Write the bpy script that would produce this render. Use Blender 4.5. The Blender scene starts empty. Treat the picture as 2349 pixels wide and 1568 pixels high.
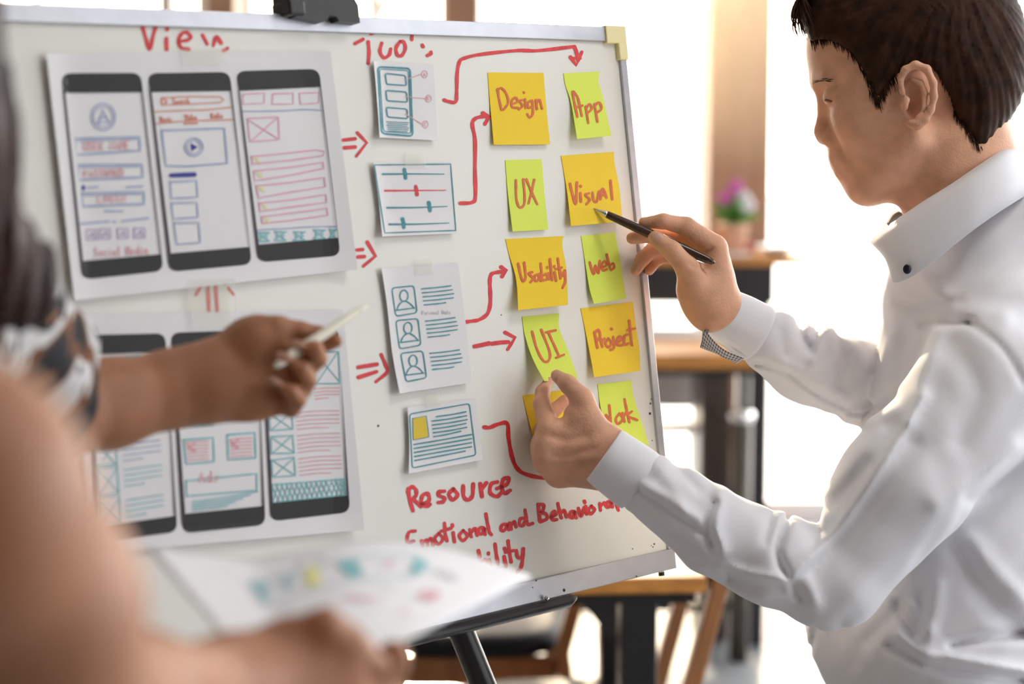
import bpy, bmesh, math, random
import numpy as np
from mathutils import Vector, Matrix

random.seed(7)
rng = np.random.default_rng(7)
scene = bpy.context.scene
COL = scene.collection

# ------------------------------------------------------------------ camera
IMG_W, IMG_H, FPX = 2349.0, 1568.0, 4200.0
PITCH = math.radians(6.5)
CAM_Z = 1.55
cam_data = bpy.data.cameras.new('camera')
cam = bpy.data.objects.new('camera', cam_data)
COL.objects.link(cam)
cam.location = (0, 0, CAM_Z)
cam.rotation_euler = (math.pi / 2 - PITCH, 0, 0)
cam_data.sensor_width = 36.0
cam_data.lens = 36.0 * FPX / IMG_W
cam_data.clip_start = 0.05
cam_data.clip_end = 300
cam_data.dof.use_dof = True
cam_data.dof.focus_distance = 1.93
cam_data.dof.aperture_fstop = cam_data.lens / 21.0
scene.camera = cam

# ------------------------------------------------------------------ world, sun, exposure
SUN_AZ, SUN_EL = math.radians(-3.0), math.radians(16.0)
sun_dir = Vector((math.sin(SUN_AZ) * math.cos(SUN_EL), math.cos(SUN_AZ) * math.cos(SUN_EL), math.sin(SUN_EL)))
world = bpy.data.worlds.new('world')
scene.world = world
world.use_nodes = True
wn, wl = world.node_tree.nodes, world.node_tree.links
wn.clear()


def wnode(t, **kw):
    n = wn.new(t)
    for k, v in kw.items():
        setattr(n, k, v)
    return n


w_tc = wnode('ShaderNodeTexCoord')
w_dot = wnode('ShaderNodeVectorMath', operation='DOT_PRODUCT')
w_dot.inputs[1].default_value = (math.sin(SUN_AZ), math.cos(SUN_AZ), 0.12)
wl.new(w_tc.outputs['Generated'], w_dot.inputs[0])
w_ramp = wnode('ShaderNodeValToRGB')
w_map = wnode('ShaderNodeMapRange')
w_map.inputs[1].default_value = -1
w_map.inputs[2].default_value = 1
wl.new(w_dot.outputs['Value'], w_map.inputs[0])
wl.new(w_map.outputs[0], w_ramp.inputs[0])
cr = w_ramp.color_ramp
cr.elements[0].position = 0.0
cr.elements[0].color = (0.85, 0.85, 0.86, 1)
cr.elements[1].position = 1.0
cr.elements[1].color = (12, 9.5, 7, 1)
for pos, c in ((0.45, (0.86, 0.89, 0.93)), (0.62, (1.2, 1.23, 1.26)), (0.78, (4.2, 4.2, 4.2)), (0.95, (5.5, 5.3, 5.0))):
    e = cr.elements.new(pos)
    e.color = (*c, 1)
w_bg = wnode('ShaderNodeBackground')
w_side = wnode('ShaderNodeVectorMath', operation='DOT_PRODUCT')      # brighter towards the open side of the room
w_side.inputs[1].default_value = (0.93, -0.33, 0.15)
wl.new(w_tc.outputs['Generated'], w_side.inputs[0])
w_sm = wnode('ShaderNodeMapRange')
for i_, v_ in ((1, -1), (2, 1), (3, 0.36), (4, 2.3)):
    w_sm.inputs[i_].default_value = v_
wl.new(w_side.outputs['Value'], w_sm.inputs[0])
w_sep = wnode('ShaderNodeSeparateXYZ')
wl.new(w_tc.outputs['Generated'], w_sep.inputs[0])
w_hm = wnode('ShaderNodeMapRange')                                     # and with height
for i_, v_ in ((1, -0.15), (2, 0.75), (3, 0.62), (4, 1.9)):
    w_hm.inputs[i_].default_value = v_
wl.new(w_sep.outputs[2], w_hm.inputs[0])
w_mul = wnode('ShaderNodeMath', operation='MULTIPLY')
wl.new(w_sm.outputs[0], w_mul.inputs[0])
wl.new(w_hm.outputs[0], w_mul.inputs[1])
wl.new(w_mul.outputs[0], w_bg.inputs[1])
wl.new(w_ramp.outputs[0], w_bg.inputs[0])
w_out = wnode('ShaderNodeOutputWorld')
wl.new(w_bg.outputs[0], w_out.inputs[0])

sun_data = bpy.data.lights.new('sun', 'SUN')
sun_data.energy = 8.0
sun_data.color = (1.0, 0.80, 0.55)
sun_data.angle = math.radians(1.2)
sun = bpy.data.objects.new('sun', sun_data)
COL.objects.link(sun)
sun.rotation_euler = (-sun_dir).to_track_quat('-Z', 'Y').to_euler()
sun.location = (0, 9, 6)

fill_data = bpy.data.lights.new('top_fill', 'AREA')  # added fill from above for shoulders and board; no fixture is seen
fill_data.shape = 'RECTANGLE'
fill_data.size, fill_data.size_y = 1.2, 0.5
fill_data.energy = 15.0
fill_data.color = (1.0, 0.95, 0.88)
fill_light = bpy.data.objects.new('top_fill', fill_data)
COL.objects.link(fill_light)
fill_light.location = (1.35, 1.45, 3.15)

scene.view_settings.view_transform = 'Standard'
scene.view_settings.look = 'None'
scene.view_settings.gamma = 1.0
scene.view_settings.use_curve_mapping = False
scene.view_settings.exposure = 0.22
scene.cycles.use_denoising = True
scene.cycles.max_bounces = 8
scene.cycles.caustics_reflective = False
scene.cycles.caustics_refractive = False

# ------------------------------------------------------------------ coordinate helpers
CP, SP = math.cos(PITCH), math.sin(PITCH)
R_CW = np.array([[1, 0, 0], [0, -SP, CP], [0, -CP, -SP]])   # columns: camera right, down, forward in the world
CAM_LOC = np.array([0, 0, CAM_Z])


def c2w(p):
    return np.asarray(p, float) @ R_CW.T + CAM_LOC


def w2c(p):
    return (np.asarray(p, float) - CAM_LOC) @ R_CW


def C(px, py, d):
    return np.array([(px - IMG_W / 2) / FPX * d, (py - IMG_H / 2) / FPX * d, d])


def P(px, py, d):
    return c2w(C(px, py, d))


def depth_for_z(py, z):
    """camera depth at which the image row py is at world height z"""
    k = (py - IMG_H / 2) / FPX
    return (CAM_Z - z) / (k * CP + SP)


# ------------------------------------------------------------------ materials
MATS = {}


def lin(c):
    return tuple((v / 255 / 12.92) if v / 255 <= 0.04045 else ((v / 255 + 0.055) / 1.055) ** 2.4 for v in c)


def mat(name, color, rough=0.5, metal=0.0, var=0.0, scale=20.0, bump=0.0, bscale=200.0, sss=0.0, spec=0.5, coat=0.0, stretch=(1, 1, 1), sheen=0.0):
    if name in MATS:
        return MATS[name]
    m = bpy.data.materials.new(name)
    m.use_nodes = True
    nt = m.node_tree
    b = nt.nodes['Principled BSDF']
    b.inputs['Base Color'].default_value = (*color, 1)
    b.inputs['Roughness'].default_value = rough
    b.inputs['Metallic'].default_value = metal
    b.inputs['Specular IOR Level'].default_value = spec
    b.inputs['Coat Weight'].default_value = coat
    b.inputs['Sheen Weight'].default_value = sheen
    if sss:
        b.inputs['Subsurface Weight'].default_value = sss
        b.inputs['Subsurface Radius'].default_value = (0.012, 0.004, 0.002)
        b.inputs['Subsurface Scale'].default_value = 1.0
    tc = nt.nodes.new('ShaderNodeTexCoord')
    mp = nt.nodes.new('ShaderNodeMapping')
    mp.inputs['Scale'].default_value = stretch
    nt.links.new(tc.outputs['Object'], mp.inputs['Vector'])
    if var:
        n = nt.nodes.new('ShaderNodeTexNoise')
        n.inputs['Scale'].default_value = scale
        n.inputs['Detail'].default_value = 4
        nt.links.new(mp.outputs[0], n.inputs['Vector'])
        r = nt.nodes.new('ShaderNodeValToRGB')
        r.color_ramp.elements[0].position = 0.3
        r.color_ramp.elements[1].position = 0.7
        r.color_ramp.elements[0].color = (*[max(0, v * (1 - var)) for v in color], 1)
        r.color_ramp.elements[1].color = (*[min(1, v * (1 + var)) for v in color], 1)
        nt.links.new(n.outputs['Fac'], r.inputs[0])
        nt.links.new(r.outputs[0], b.inputs['Base Color'])
    if bump:
        n = nt.nodes.new('ShaderNodeTexNoise')
        n.inputs['Scale'].default_value = bscale
        n.inputs['Detail'].default_value = 3
        nt.links.new(mp.outputs[0], n.inputs['Vector'])
        bp = nt.nodes.new('ShaderNodeBump')
        bp.inputs['Strength'].default_value = bump
        bp.inputs['Distance'].default_value = 0.002
        nt.links.new(n.outputs['Fac'], bp.inputs['Height'])
        nt.links.new(bp.outputs[0], b.inputs['Normal'])
    MATS[name] = m
    return m


def wood(name, color, dark=0.6, scale=6.0, stretch=(1, 8, 8), rough=0.4):
    if name in MATS:
        return MATS[name]
    m = mat(name, color, rough)
    nt = m.node_tree
    b = nt.nodes['Principled BSDF']
    tc = nt.nodes.new('ShaderNodeTexCoord')
    mp = nt.nodes.new('ShaderNodeMapping')
    mp.inputs['Scale'].default_value = stretch
    n = nt.nodes.new('ShaderNodeTexNoise')
    n.inputs['Scale'].default_value = scale
    n.inputs['Detail'].default_value = 6
    n.inputs['Distortion'].default_value = 1.2
    r = nt.nodes.new('ShaderNodeValToRGB')
    r.color_ramp.elements[0].position = 0.35
    r.color_ramp.elements[1].position = 0.65
    r.color_ramp.elements[0].color = (*[v * dark for v in color], 1)
    r.color_ramp.elements[1].color = (*color, 1)
    nt.links.new(tc.outputs['Object'], mp.inputs[0])
    nt.links.new(mp.outputs[0], n.inputs['Vector'])
    nt.links.new(n.outputs['Fac'], r.inputs[0])
    nt.links.new(r.outputs[0], b.inputs['Base Color'])
    return m


def pattern_check(name, bg, line, nu, nv, width=0.28):
    m = mat(name, bg, 0.8)
    nt = m.node_tree
    b = nt.nodes['Principled BSDF']
    uv = nt.nodes.new('ShaderNodeUVMap')
    sep = nt.nodes.new('ShaderNodeSeparateXYZ')
    nt.links.new(uv.outputs[0], sep.inputs[0])
    res = []
    for i, n in enumerate((nu, nv)):
        a = nt.nodes.new('ShaderNodeMath'); a.operation = 'MULTIPLY'; a.inputs[1].default_value = n
        f = nt.nodes.new('ShaderNodeMath'); f.operation = 'FRACT'
        l = nt.nodes.new('ShaderNodeMath'); l.operation = 'LESS_THAN'; l.inputs[1].default_value = width
        nt.links.new(sep.outputs[i], a.inputs[0]); nt.links.new(a.outputs[0], f.inputs[0]); nt.links.new(f.outputs[0], l.inputs[0])
        res.append(l)
    s = nt.nodes.new('ShaderNodeMath'); s.operation = 'ADD'
    nt.links.new(res[0].outputs[0], s.inputs[0]); nt.links.new(res[1].outputs[0], s.inputs[1])
    h = nt.nodes.new('ShaderNodeMath'); h.operation = 'MULTIPLY'; h.inputs[1].default_value = 0.55
    h.use_clamp = True
    nt.links.new(s.outputs[0], h.inputs[0])
    mx = nt.nodes.new('ShaderNodeMixRGB')
    mx.inputs[1].default_value = (*bg, 1); mx.inputs[2].default_value = (*line, 1)
    nt.links.new(h.outputs[0], mx.inputs[0]); nt.links.new(mx.outputs[0], b.inputs['Base Color'])
    return m


M_BOARD = mat('whiteboard_enamel', (0.82, 0.82, 0.77), 0.28, var=0.015, scale=3.0, spec=0.45)
M_ALU = mat('brushed_aluminium', (0.52, 0.53, 0.57), 0.38, metal=0.75, var=0.06, scale=40, bump=0.05)
M_CAP = mat('cream_plastic', (0.86, 0.78, 0.42), 0.45)
M_BLACK = mat('black_metal', (0.012, 0.012, 0.014), 0.28)
M_BLACKP = mat('black_plastic', (0.02, 0.02, 0.022), 0.4, bump=0.1, bscale=300)
M_RED = mat('red_marker_ink', (0.72, 0.03, 0.042), 0.5, var=0.18, scale=160)
M_NOTEINK = mat('orange_red_pen_ink', (0.70, 0.15, 0.045), 0.6, var=0.12, scale=200)
M_PAPER = mat('white_paper', (0.80, 0.80, 0.83), 0.75, var=0.015, scale=12, bump=0.04, bscale=60)
M_PRINT = mat('black_print', (0.012, 0.012, 0.013), 0.6)
M_PRINTEDGE = mat('dark_violet_print', (0.03, 0.022, 0.045), 0.6)
M_TEAL = mat('teal_ink', (0.05, 0.28, 0.34), 0.6, var=0.15, scale=220)
M_TEALL = mat('light_teal_ink', (0.22, 0.52, 0.57), 0.6)
M_BLUE = mat('pale_blue_ink', (0.36, 0.44, 0.64), 0.6)
M_BLUED = mat('dark_blue_ink', (0.03, 0.04, 0.32), 0.6)
M_PINK = mat('pale_pink_ink', (0.80, 0.42, 0.56), 0.6)
M_PINKR = mat('pale_red_ink', (0.78, 0.38, 0.42), 0.6)
M_ORANGE = mat('orange_ink', (0.72, 0.27, 0.18), 0.6)
M_GREY = mat('grey_pencil', (0.50, 0.50, 0.52), 0.7)
M_YELINK = mat('yellow_highlighter', (0.82, 0.78, 0.35), 0.7)
M_YELBOX = mat('yellow_crayon', (0.75, 0.55, 0.05), 0.7)
M_PURPLE = mat('lilac_ink', (0.50, 0.40, 0.62), 0.6)
M_NOTEY = mat('amber_note_paper', (0.93, 0.66, 0.035), 0.8, var=0.03, scale=15)
M_NOTEG = mat('lime_note_paper', (0.74, 0.88, 0.12), 0.8, var=0.03, scale=15)
M_TAPE = mat('yellowed_clear_tape', (0.80, 0.78, 0.66), 0.3)
M_TAPE.node_tree.nodes['Principled BSDF'].inputs['Alpha'].default_value = 0.24
M_SKIN_M = mat('warm_skin', (0.73, 0.405, 0.265), 0.5, var=0.12, scale=45, bump=0.28, bscale=420, sss=0.12, spec=0.35)
M_SKIN_W = mat('tan_skin', (0.38, 0.170, 0.088), 0.5, var=0.10, scale=30, bump=0.12, bscale=350, sss=0.1, spec=0.35)
M_NAIL = mat('fingernail_pink', (0.62, 0.36, 0.27), 0.28, sss=0.1)
M_NAILW = mat('long_pale_fingernail', (0.52, 0.31, 0.23), 0.25, sss=0.1)
M_SHIRT = mat('white_cotton', (0.82, 0.83, 0.89), 0.85, bump=0.10, bscale=900, sheen=0.2)
M_HAIR = mat('dark_brown_hair', (0.034, 0.014, 0.007), 0.6, var=0.5, scale=60, bump=0.4, bscale=90, spec=0.10)
M_BUTTON = mat('dark_button', (0.012, 0.012, 0.02), 0.3)
M_CHECK = pattern_check('checked_lining_cloth', (0.62, 0.62, 0.66), (0.03, 0.02, 0.03), 16, 5, 0.34)
M_TROUSER = mat('dark_trouser_cloth', (0.02, 0.018, 0.024), 0.8)
M_SHOE = mat('black_shoe_leather', (0.015, 0.013, 0.012), 0.35)
M_WOODO = wood('orange_oiled_wood', (0.62, 0.27, 0.06), 0.62, 5.0, (2, 14, 14), 0.35)
M_WOODB = wood('brown_chair_wood', (0.36, 0.155, 0.06), 0.72, 5.0, (10, 10, 2), 0.4)
M_PILLAR = wood('brown_wood_cladding', (0.40, 0.225, 0.135), 0.85, 3.0, (6, 6, 0.6), 0.5)
M_LEATHER = mat('black_leather', (0.012, 0.014, 0.018), 0.5, spec=0.14, bump=0.05, bscale=120)
M_PENB = mat('dark_brown_lacquer', (0.045, 0.018, 0.010), 0.22, coat=0.4)
M_CHROME = mat('chrome', (0.8, 0.8, 0.8), 0.12, metal=1.0)
M_PENW = mat('white_pen_plastic', (0.80, 0.77, 0.66), 0.25)
M_FLOOR = mat('pale_concrete_floor', (0.25, 0.265, 0.28), 0.22, var=0.10, scale=2.0, bump=0.05, bscale=30)
M_CEIL = mat('white_ceiling_paint', (0.72, 0.72, 0.72), 0.9)
M_FRAME = mat('white_window_frame', (0.75, 0.73, 0.72), 0.5)
M_PLATE = mat('white_china', (0.85, 0.85, 0.86), 0.25)

# ------------------------------------------------------------------ object helpers


def tag(o, label=None, cat=None, group=None, kind=None):
    if label:
        o['label'] = label
    if cat:
        o['category'] = cat
    if group:
        o['group'] = group
    if kind:
        o['kind'] = kind
    return o


def empty(name, loc, label=None, cat=None, group=None, kind=None):
    o = bpy.data.objects.new(name, None)
    o.empty_display_size = 0.05
    COL.objects.link(o)
    o.location = [float(v) for v in loc]
    return tag(o, label, cat, group, kind)


def world_origin(o):
    v = Vector((0, 0, 0))
    while o is not None:
        v = v + o.location
        o = o.parent
    return np.array(v)


def mesh_obj(name, verts, faces, mats, parent=None, smooth=False, mat_idx=None, uvs=None):
    """verts are world coordinates; the object keeps its origin at its parent's (or at the mesh base)"""
    verts = np.asarray(verts, float).reshape(-1, 3)
    if parent is not None:
        org = world_origin(parent)
    else:
        lo, hi = verts.min(0), verts.max(0)
        org = np.array([(lo[0] + hi[0]) / 2, (lo[1] + hi[1]) / 2, lo[2]])
    me = bpy.data.meshes.new(name)
    if isinstance(faces, np.ndarray):
        n, k = faces.shape
        me.vertices.add(len(verts))
        me.vertices.foreach_set('co', (verts - org).astype(np.float32).ravel())
        me.loops.add(n * k)
        me.loops.foreach_set('vertex_index', faces.astype(np.int32).ravel())
        me.polygons.add(n)
        me.polygons.foreach_set('loop_start', (np.arange(n) * k).astype(np.int32))
        me.polygons.foreach_set('loop_total', np.full(n, k, np.int32))
        me.update(calc_edges=True)
    else:
        me.from_pydata([tuple(v) for v in (verts - org)], [], faces)
    if uvs is not None:
        ul = me.uv_layers.new(name='UVMap')
        idx = np.zeros(len(me.loops), np.int32)
        me.loops.foreach_get('vertex_index', idx)
        ul.data.foreach_set('uv', np.asarray(uvs, np.float32)[idx].ravel())
    for m in (mats if isinstance(mats, (list, tuple)) else [mats]):
        me.materials.append(m)
    if smooth:
        me.polygons.foreach_set('use_smooth', np.ones(len(me.polygons), bool))
    if mat_idx is not None:
        me.polygons.foreach_set('material_index', np.asarray(mat_idx, np.int32))
    me.update()
    o = bpy.data.objects.new(name, me)
    COL.objects.link(o)
    if parent is not None:
        o.parent = parent
    else:
        o.location = [float(v) for v in org]
    return o


class MB:
    """collects simple solids into one mesh (world coordinates)"""

    def __init__(s):
        s.v, s.f = [], []

    def add(s, v, f):
        o = len(s.v)
        s.v += [tuple(map(float, x)) for x in v]
        s.f += [tuple(i + o for i in q) for q in f]
        return s

    def box(s, c, size, ax=None, bevel=0.0):
        c = np.asarray(c, float)
        ax = np.eye(3) if ax is None else np.asarray(ax, float)   # rows are the box axes
        bm = bmesh.new()
        bmesh.ops.create_cube(bm, size=1.0)
        for v in bm.verts:
            v.co = Vector((v.co.x * size[0], v.co.y * size[1], v.co.z * size[2]))
        if bevel:
            bmesh.ops.bevel(bm, geom=list(bm.edges), offset=bevel, segments=2, affect='EDGES', profile=0.5)
        bm.verts.index_update()
        vs = [c + v.co.x * ax[0] + v.co.y * ax[1] + v.co.z * ax[2] for v in bm.verts]
        s.add(vs, [[v.index for v in f.verts] for f in bm.faces])
        bm.free()
        return s

    def bar(s, a, b, w, h, up=(0, 0, 1), bevel=0.0):
        a, b = np.asarray(a, float), np.asarray(b, float)
        d = b - a
        L = np.linalg.norm(d)
        d = d / L
        up = np.asarray(up, float)
        x = np.cross(up, d)
        if np.linalg.norm(x) < 1e-6:
            x = np.cross((1, 0, 0), d)
        x /= np.linalg.norm(x)
        z = np.cross(d, x)
        return s.box((a + b) / 2, (w, L, h), (x, d, z), bevel)

    def tube(s, pts, rad, n=16, cap=True, flat=1.0, flat_dir=None):
        pts = [np.asarray(p, float) for p in pts]
        rad = [rad] * len(pts) if np.isscalar(rad) else rad
        V, F = [], []
        prev = None
        for i, p in enumerate(pts):
            t = pts[min(i + 1, len(pts) - 1)] - pts[max(i - 1, 0)]
            t = t / (np.linalg.norm(t) + 1e-12)
            if prev is None:
                ref = np.asarray(flat_dir, float) if flat_dir is not None else (np.array([0, 0, 1.0]) if abs(t[2]) < 0.9 else np.array([1.0, 0, 0]))
            else:
                ref = prev
            u = ref - t * (ref @ t)
            u /= np.linalg.norm(u)
            prev = u
            w = np.cross(t, u)
            for k in range(n):
                a = 2 * math.pi * k / n
                V.append(p + rad[i] * (math.cos(a) * u * flat + math.sin(a) * w))
        for i in range(len(pts) - 1):
            for k in range(n):
                F.append((i * n + k, i * n + (k + 1) % n, (i + 1) * n + (k + 1) % n, (i + 1) * n + k))
        if cap:
            F.append(tuple(range(n))[::-1])
            F.append(tuple((len(pts) - 1) * n + k for k in range(n)))
        return s.add(V, F)

    def lathe(s, c, prof, n=24):
        V, F = [], []
        for r, z in prof:
            for k in range(n):
                a = 2 * math.pi * k / n
                V.append((c[0] + r * math.cos(a), c[1] + r * math.sin(a), c[2] + z))
        for i in range(len(prof) - 1):
            for k in range(n):
                F.append((i * n + k, i * n + (k + 1) % n, (i + 1) * n + (k + 1) % n, (i + 1) * n + k))
        F.append(tuple(range(n))[::-1])
        F.append(tuple((len(prof) - 1) * n + k for k in range(n)))
        return s.add(V, F)

    def ell(s, c, r, ax=None, n=16, m=10):
        ax = np.eye(3) if ax is None else np.asarray(ax, float)
        V, F = [], []
        for i in range(m + 1):
            th = math.pi * i / m
            for k in range(n):
                a = 2 * math.pi * k / n
                q = np.array([math.sin(th) * math.cos(a) * r[0], math.sin(th) * math.sin(a) * r[1], math.cos(th) * r[2]])
                V.append(np.asarray(c) + q @ ax)
        for i in range(m):
            for k in range(n):
                F.append((i * n + k, (i + 1) * n + k, (i + 1) * n + (k + 1) % n, i * n + (k + 1) % n))
        return s.add(V, F)

    def build(s, name, m, parent=None, smooth=False, **kw):
        return mesh_obj(name, np.array(s.v), s.f, m, parent, smooth, **kw)


def smooth_by_angle(o, ang=40):
    for p in o.data.polygons:
        p.use_smooth = True
    o.data.set_sharp_from_angle(angle=math.radians(ang))
    return o


def catmull(pts, n=8):
    pts = np.asarray(pts, float)
    if len(pts) < 3:
        return pts
    q = np.vstack([2 * pts[0] - pts[1], pts, 2 * pts[-1] - pts[-2]])
    out = []
    for i in range(1, len(q) - 2):
        for t in np.linspace(0, 1, n, endpoint=False):
            a, b, c, d = q[i - 1], q[i], q[i + 1], q[i + 2]
            out.append(0.5 * (2 * b + (c - a) * t + (2 * a - 5 * b + 4 * c - d) * t * t + (3 * b - a - 3 * c + d) * t ** 3))
    out.append(q[-2])
    return np.array(out)


# ------------------------------------------------------------------ the board plane (fitted pose, metres, camera space)
BR = np.array([[0.74717, 0.09888, -0.65724], [-0.08469, 0.99497, 0.05341], [0.65922, 0.01576, 0.75178]])
BT = np.array([6.38525, -12.33484, 1891.88675]) / 1000
BN = -BR[:, 2]                      # towards the viewer


def board_cam(x, y, h=0.0):         # x, y in metres on the board, y downwards
    return BR @ np.array([x, y, 0.0]) + BT + BN * h


def B(x, y, h=0.0):
    return c2w(board_cam(x, y, h))


def on_board(px, py, h=0.0):
    """the point at height h over the board seen at that pixel, in the world"""
    ray = np.array([(px - IMG_W / 2) / FPX, (py - IMG_H / 2) / FPX, 1.0])
    o = BT + BN * h
    return c2w(ray * ((BN @ o) / (BN @ ray)))


BOARD_AX = (R_CW @ BR).T            # rows: board x, board y(down), into the board
BX, BY, BZ = BOARD_AX[0], BOARD_AX[1], BOARD_AX[2]


# ------------------------------------------------------------------ strokes
class Strokes:
    """marker strokes collected into one mesh; fn maps (px, py, extra height) to a world point"""

    def __init__(s, fn):
        s.fn, s.v, s.f, s.mi, s.mats, s.k = fn, [], [], [], [], 0

    def _m(s, m):
        if m not in s.mats:
            s.mats.append(m)
        return s.mats.index(m)

    def poly(s, pts, m, h=0.0004):
        o = len(s.v)
        for p in pts:
            s.v.append(s.fn(p[0], p[1], h + s.k * 4e-6))
        s.f.append(tuple(range(o, o + len(pts))))
        s.mi.append(s._m(m))
        s.k += 1
        return s

    def line(s, pts, w, m, smooth=True, closed=False, h=0.0005, taper=False):
        pts = np.asarray(pts, float)
        if closed:
            pts = np.vstack([pts, pts[:1]])
        if smooth and len(pts) > 2:
            pts = catmull(pts, 6)
        else:   # subdivide so that the stroke follows a bent sheet
            out = [pts[0]]
            for a, b in zip(pts[:-1], pts[1:]):
                n = max(1, int(np.hypot(*(b - a)) / 14))
                out += [a + (b - a) * (i + 1) / n for i in range(n)]
            pts = np.array(out)
        n = len(pts)
        t = np.gradient(pts, axis=0) if n > 1 else np.array([[1.0, 0]])
        t /= (np.linalg.norm(t, axis=1, keepdims=True) + 1e-9)
        nn = np.stack([-t[:, 1], t[:, 0]], 1)
        ww = np.full(n, w / 2.0)
        if taper:
            ww = ww * np.linspace(1, 0.4, n)
        else:
            ww = ww * (1 + 0.10 * np.sin(np.arange(n) * 0.9 + s.k))
        hh = h + s.k * 4e-6
        s.k += 1
        o = len(s.v)
        mi = s._m(m)
        for i in range(n):
            s.v.append(s.fn(*(pts[i] - nn[i] * ww[i]), hh))
            s.v.append(s.fn(*(pts[i] + nn[i] * ww[i]), hh))
        for i in range(n - 1):
            a = o + 2 * i
            s.f.append((a, a + 1, a + 3, a + 2))
            s.mi.append(mi)
        for end, sg in ((0, -1), (n - 1, 1)):    # round caps
            o2 = len(s.v)
            base = math.atan2(t[end][1], t[end][0]) + (0 if sg > 0 else math.pi)
            ids = []
            for q in range(7):
                a = base - math.pi / 2 + math.pi * q / 6
                s.v.append(s.fn(pts[end][0] + ww[end] * math.cos(a), pts[end][1] + ww[end] * math.sin(a), hh))
                ids.append(o2 + q)
            s.f.append(tuple(ids))
            s.mi.append(mi)
        return s

    def loop(s, cx, cy, rx, ry, w, m, a0=0, a1=360, rot=0, h=0.0005):
        pts = []
        for i in range(15):
            a = math.radians(a0 + (a1 - a0) * i / 14)
            x, y = rx * math.cos(a), ry * math.sin(a)
            c, q = math.cos(math.radians(rot)), math.sin(math.radians(rot))
            pts.append((cx + x * c - y * q, cy + x * q + y * c))
        return s.line(pts, w, m, False, h=h)

    def build(s, name, parent, label=None):
        o = mesh_obj(name, np.array(s.v), s.f, s.mats, parent, mat_idx=s.mi)
        if label:
            o['label'] = label
        return o


# a small single-stroke alphabet for the tiny captions (unit box, y down)
GLYPH = {
    'A': [[(0, 1), (.5, 0), (1, 1)], [(.2, .65), (.8, .65)]], 'B': [[(0, 0), (0, 1), (.8, .85), (.7, .5), (0, .5), (.7, .3), (.6, 0), (0, 0)]], 'C': [[(1, .15), (.4, 0), (0, .5), (.4, 1), (1, .85)]],
    'D': [[(0, 0), (0, 1), (.7, .9), (1, .5), (.7, .1), (0, 0)]], 'E': [[(.9, 0), (0, 0), (0, 1), (.9, 1)], [(0, .5), (.7, .5)]], 'G': [[(1, .15), (.4, 0), (0, .5), (.4, 1), (1, .9), (1, .55), (.6, .55)]],
    'I': [[(.5, 0), (.5, 1)]], 'L': [[(0, 0), (0, 1), (.9, 1)]], 'M': [[(0, 1), (.1, 0), (.5, .7), (.9, 0), (1, 1)]], 'N': [[(0, 1), (0, 0), (1, 1), (1, 0)]], 'O': [[(.5, 0), (0, .5), (.5, 1), (1, .5), (.5, 0)]],
    'P': [[(0, 1), (0, 0), (.8, .1), (.8, .45), (0, .55)]], 'R': [[(0, 1), (0, 0), (.8, .1), (.8, .45), (0, .55), (.9, 1)]], 'S': [[(.9, .1), (.3, 0), (.1, .3), (.8, .65), (.6, 1), (0, .9)]], 'U': [[(0, 0), (.1, .9), (.5, 1), (.9, .9), (1, 0)]],
    'V': [[(0, 0), (.5, 1), (1, 0)]], 'W': [[(0, 0), (.25, 1), (.5, .3), (.75, 1), (1, 0)]], 'T': [[(0, 0), (1, 0)], [(.5, 0), (.5, 1)]],
    'a': [[(.9, .5), (.3, .45), (.1, .8), (.5, 1), (.9, .6), (.95, 1)]], 'c': [[(.9, .5), (.3, .45), (.1, .8), (.4, 1), (.9, .95)]], 'd': [[(.9, .5), (.3, .45), (.1, .8), (.5, 1), (.9, .7)], [(.95, 0), (.95, 1)]],
    'e': [[(.1, .75), (.9, .65), (.6, .42), (.15, .6), (.2, .95), (.9, .95)]], 'h': [[(.1, 0), (.1, 1)], [(.1, .65), (.6, .45), (.9, .65), (.9, 1)]], 'i': [[(.5, .45), (.5, 1)], [(.5, .2), (.52, .24)]], 'l': [[(.5, 0), (.5, 1)]],
    'm': [[(0, 1), (.05, .5), (.35, .5), (.45, 1)], [(.45, .7), (.75, .45), (.95, 1)]], 'n': [[(.1, 1), (.1, .5)], [(.1, .65), (.6, .45), (.9, 1)]], 'o': [[(.5, .45), (.1, .75), (.5, 1), (.9, .75), (.5, .45)]], 'r': [[(.2, .45), (.2, 1)], [(.2, .65), (.8, .45)]],
    's': [[(.8, .48), (.3, .5), (.7, .75), (.2, 1)]], 't': [[(.5, .1), (.5, 1)], [(.1, .45), (.9, .4)]], 'u': [[(.1, .45), (.2, .95), (.8, .9), (.9, .45), (.95, 1)]],
}


def write_small(st, text, x0, y0, x1, y1, height, w, m):
    """text along the line from (x0, y0) to (x1, y1), its top edge"""
    n = len(text)
    ux, uy = (x1 - x0) / n, (y1 - y0) / n
    for i, ch in enumerate(text):
        for strok in GLYPH.get(ch, []):
            st.line([(x0 + ux * (i + gx * 0.74) + 0.1 * gy * height * 0.6, y0 + uy * (i + gx * .74) + gy * height) for gx, gy in strok], w, m, False)


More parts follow.
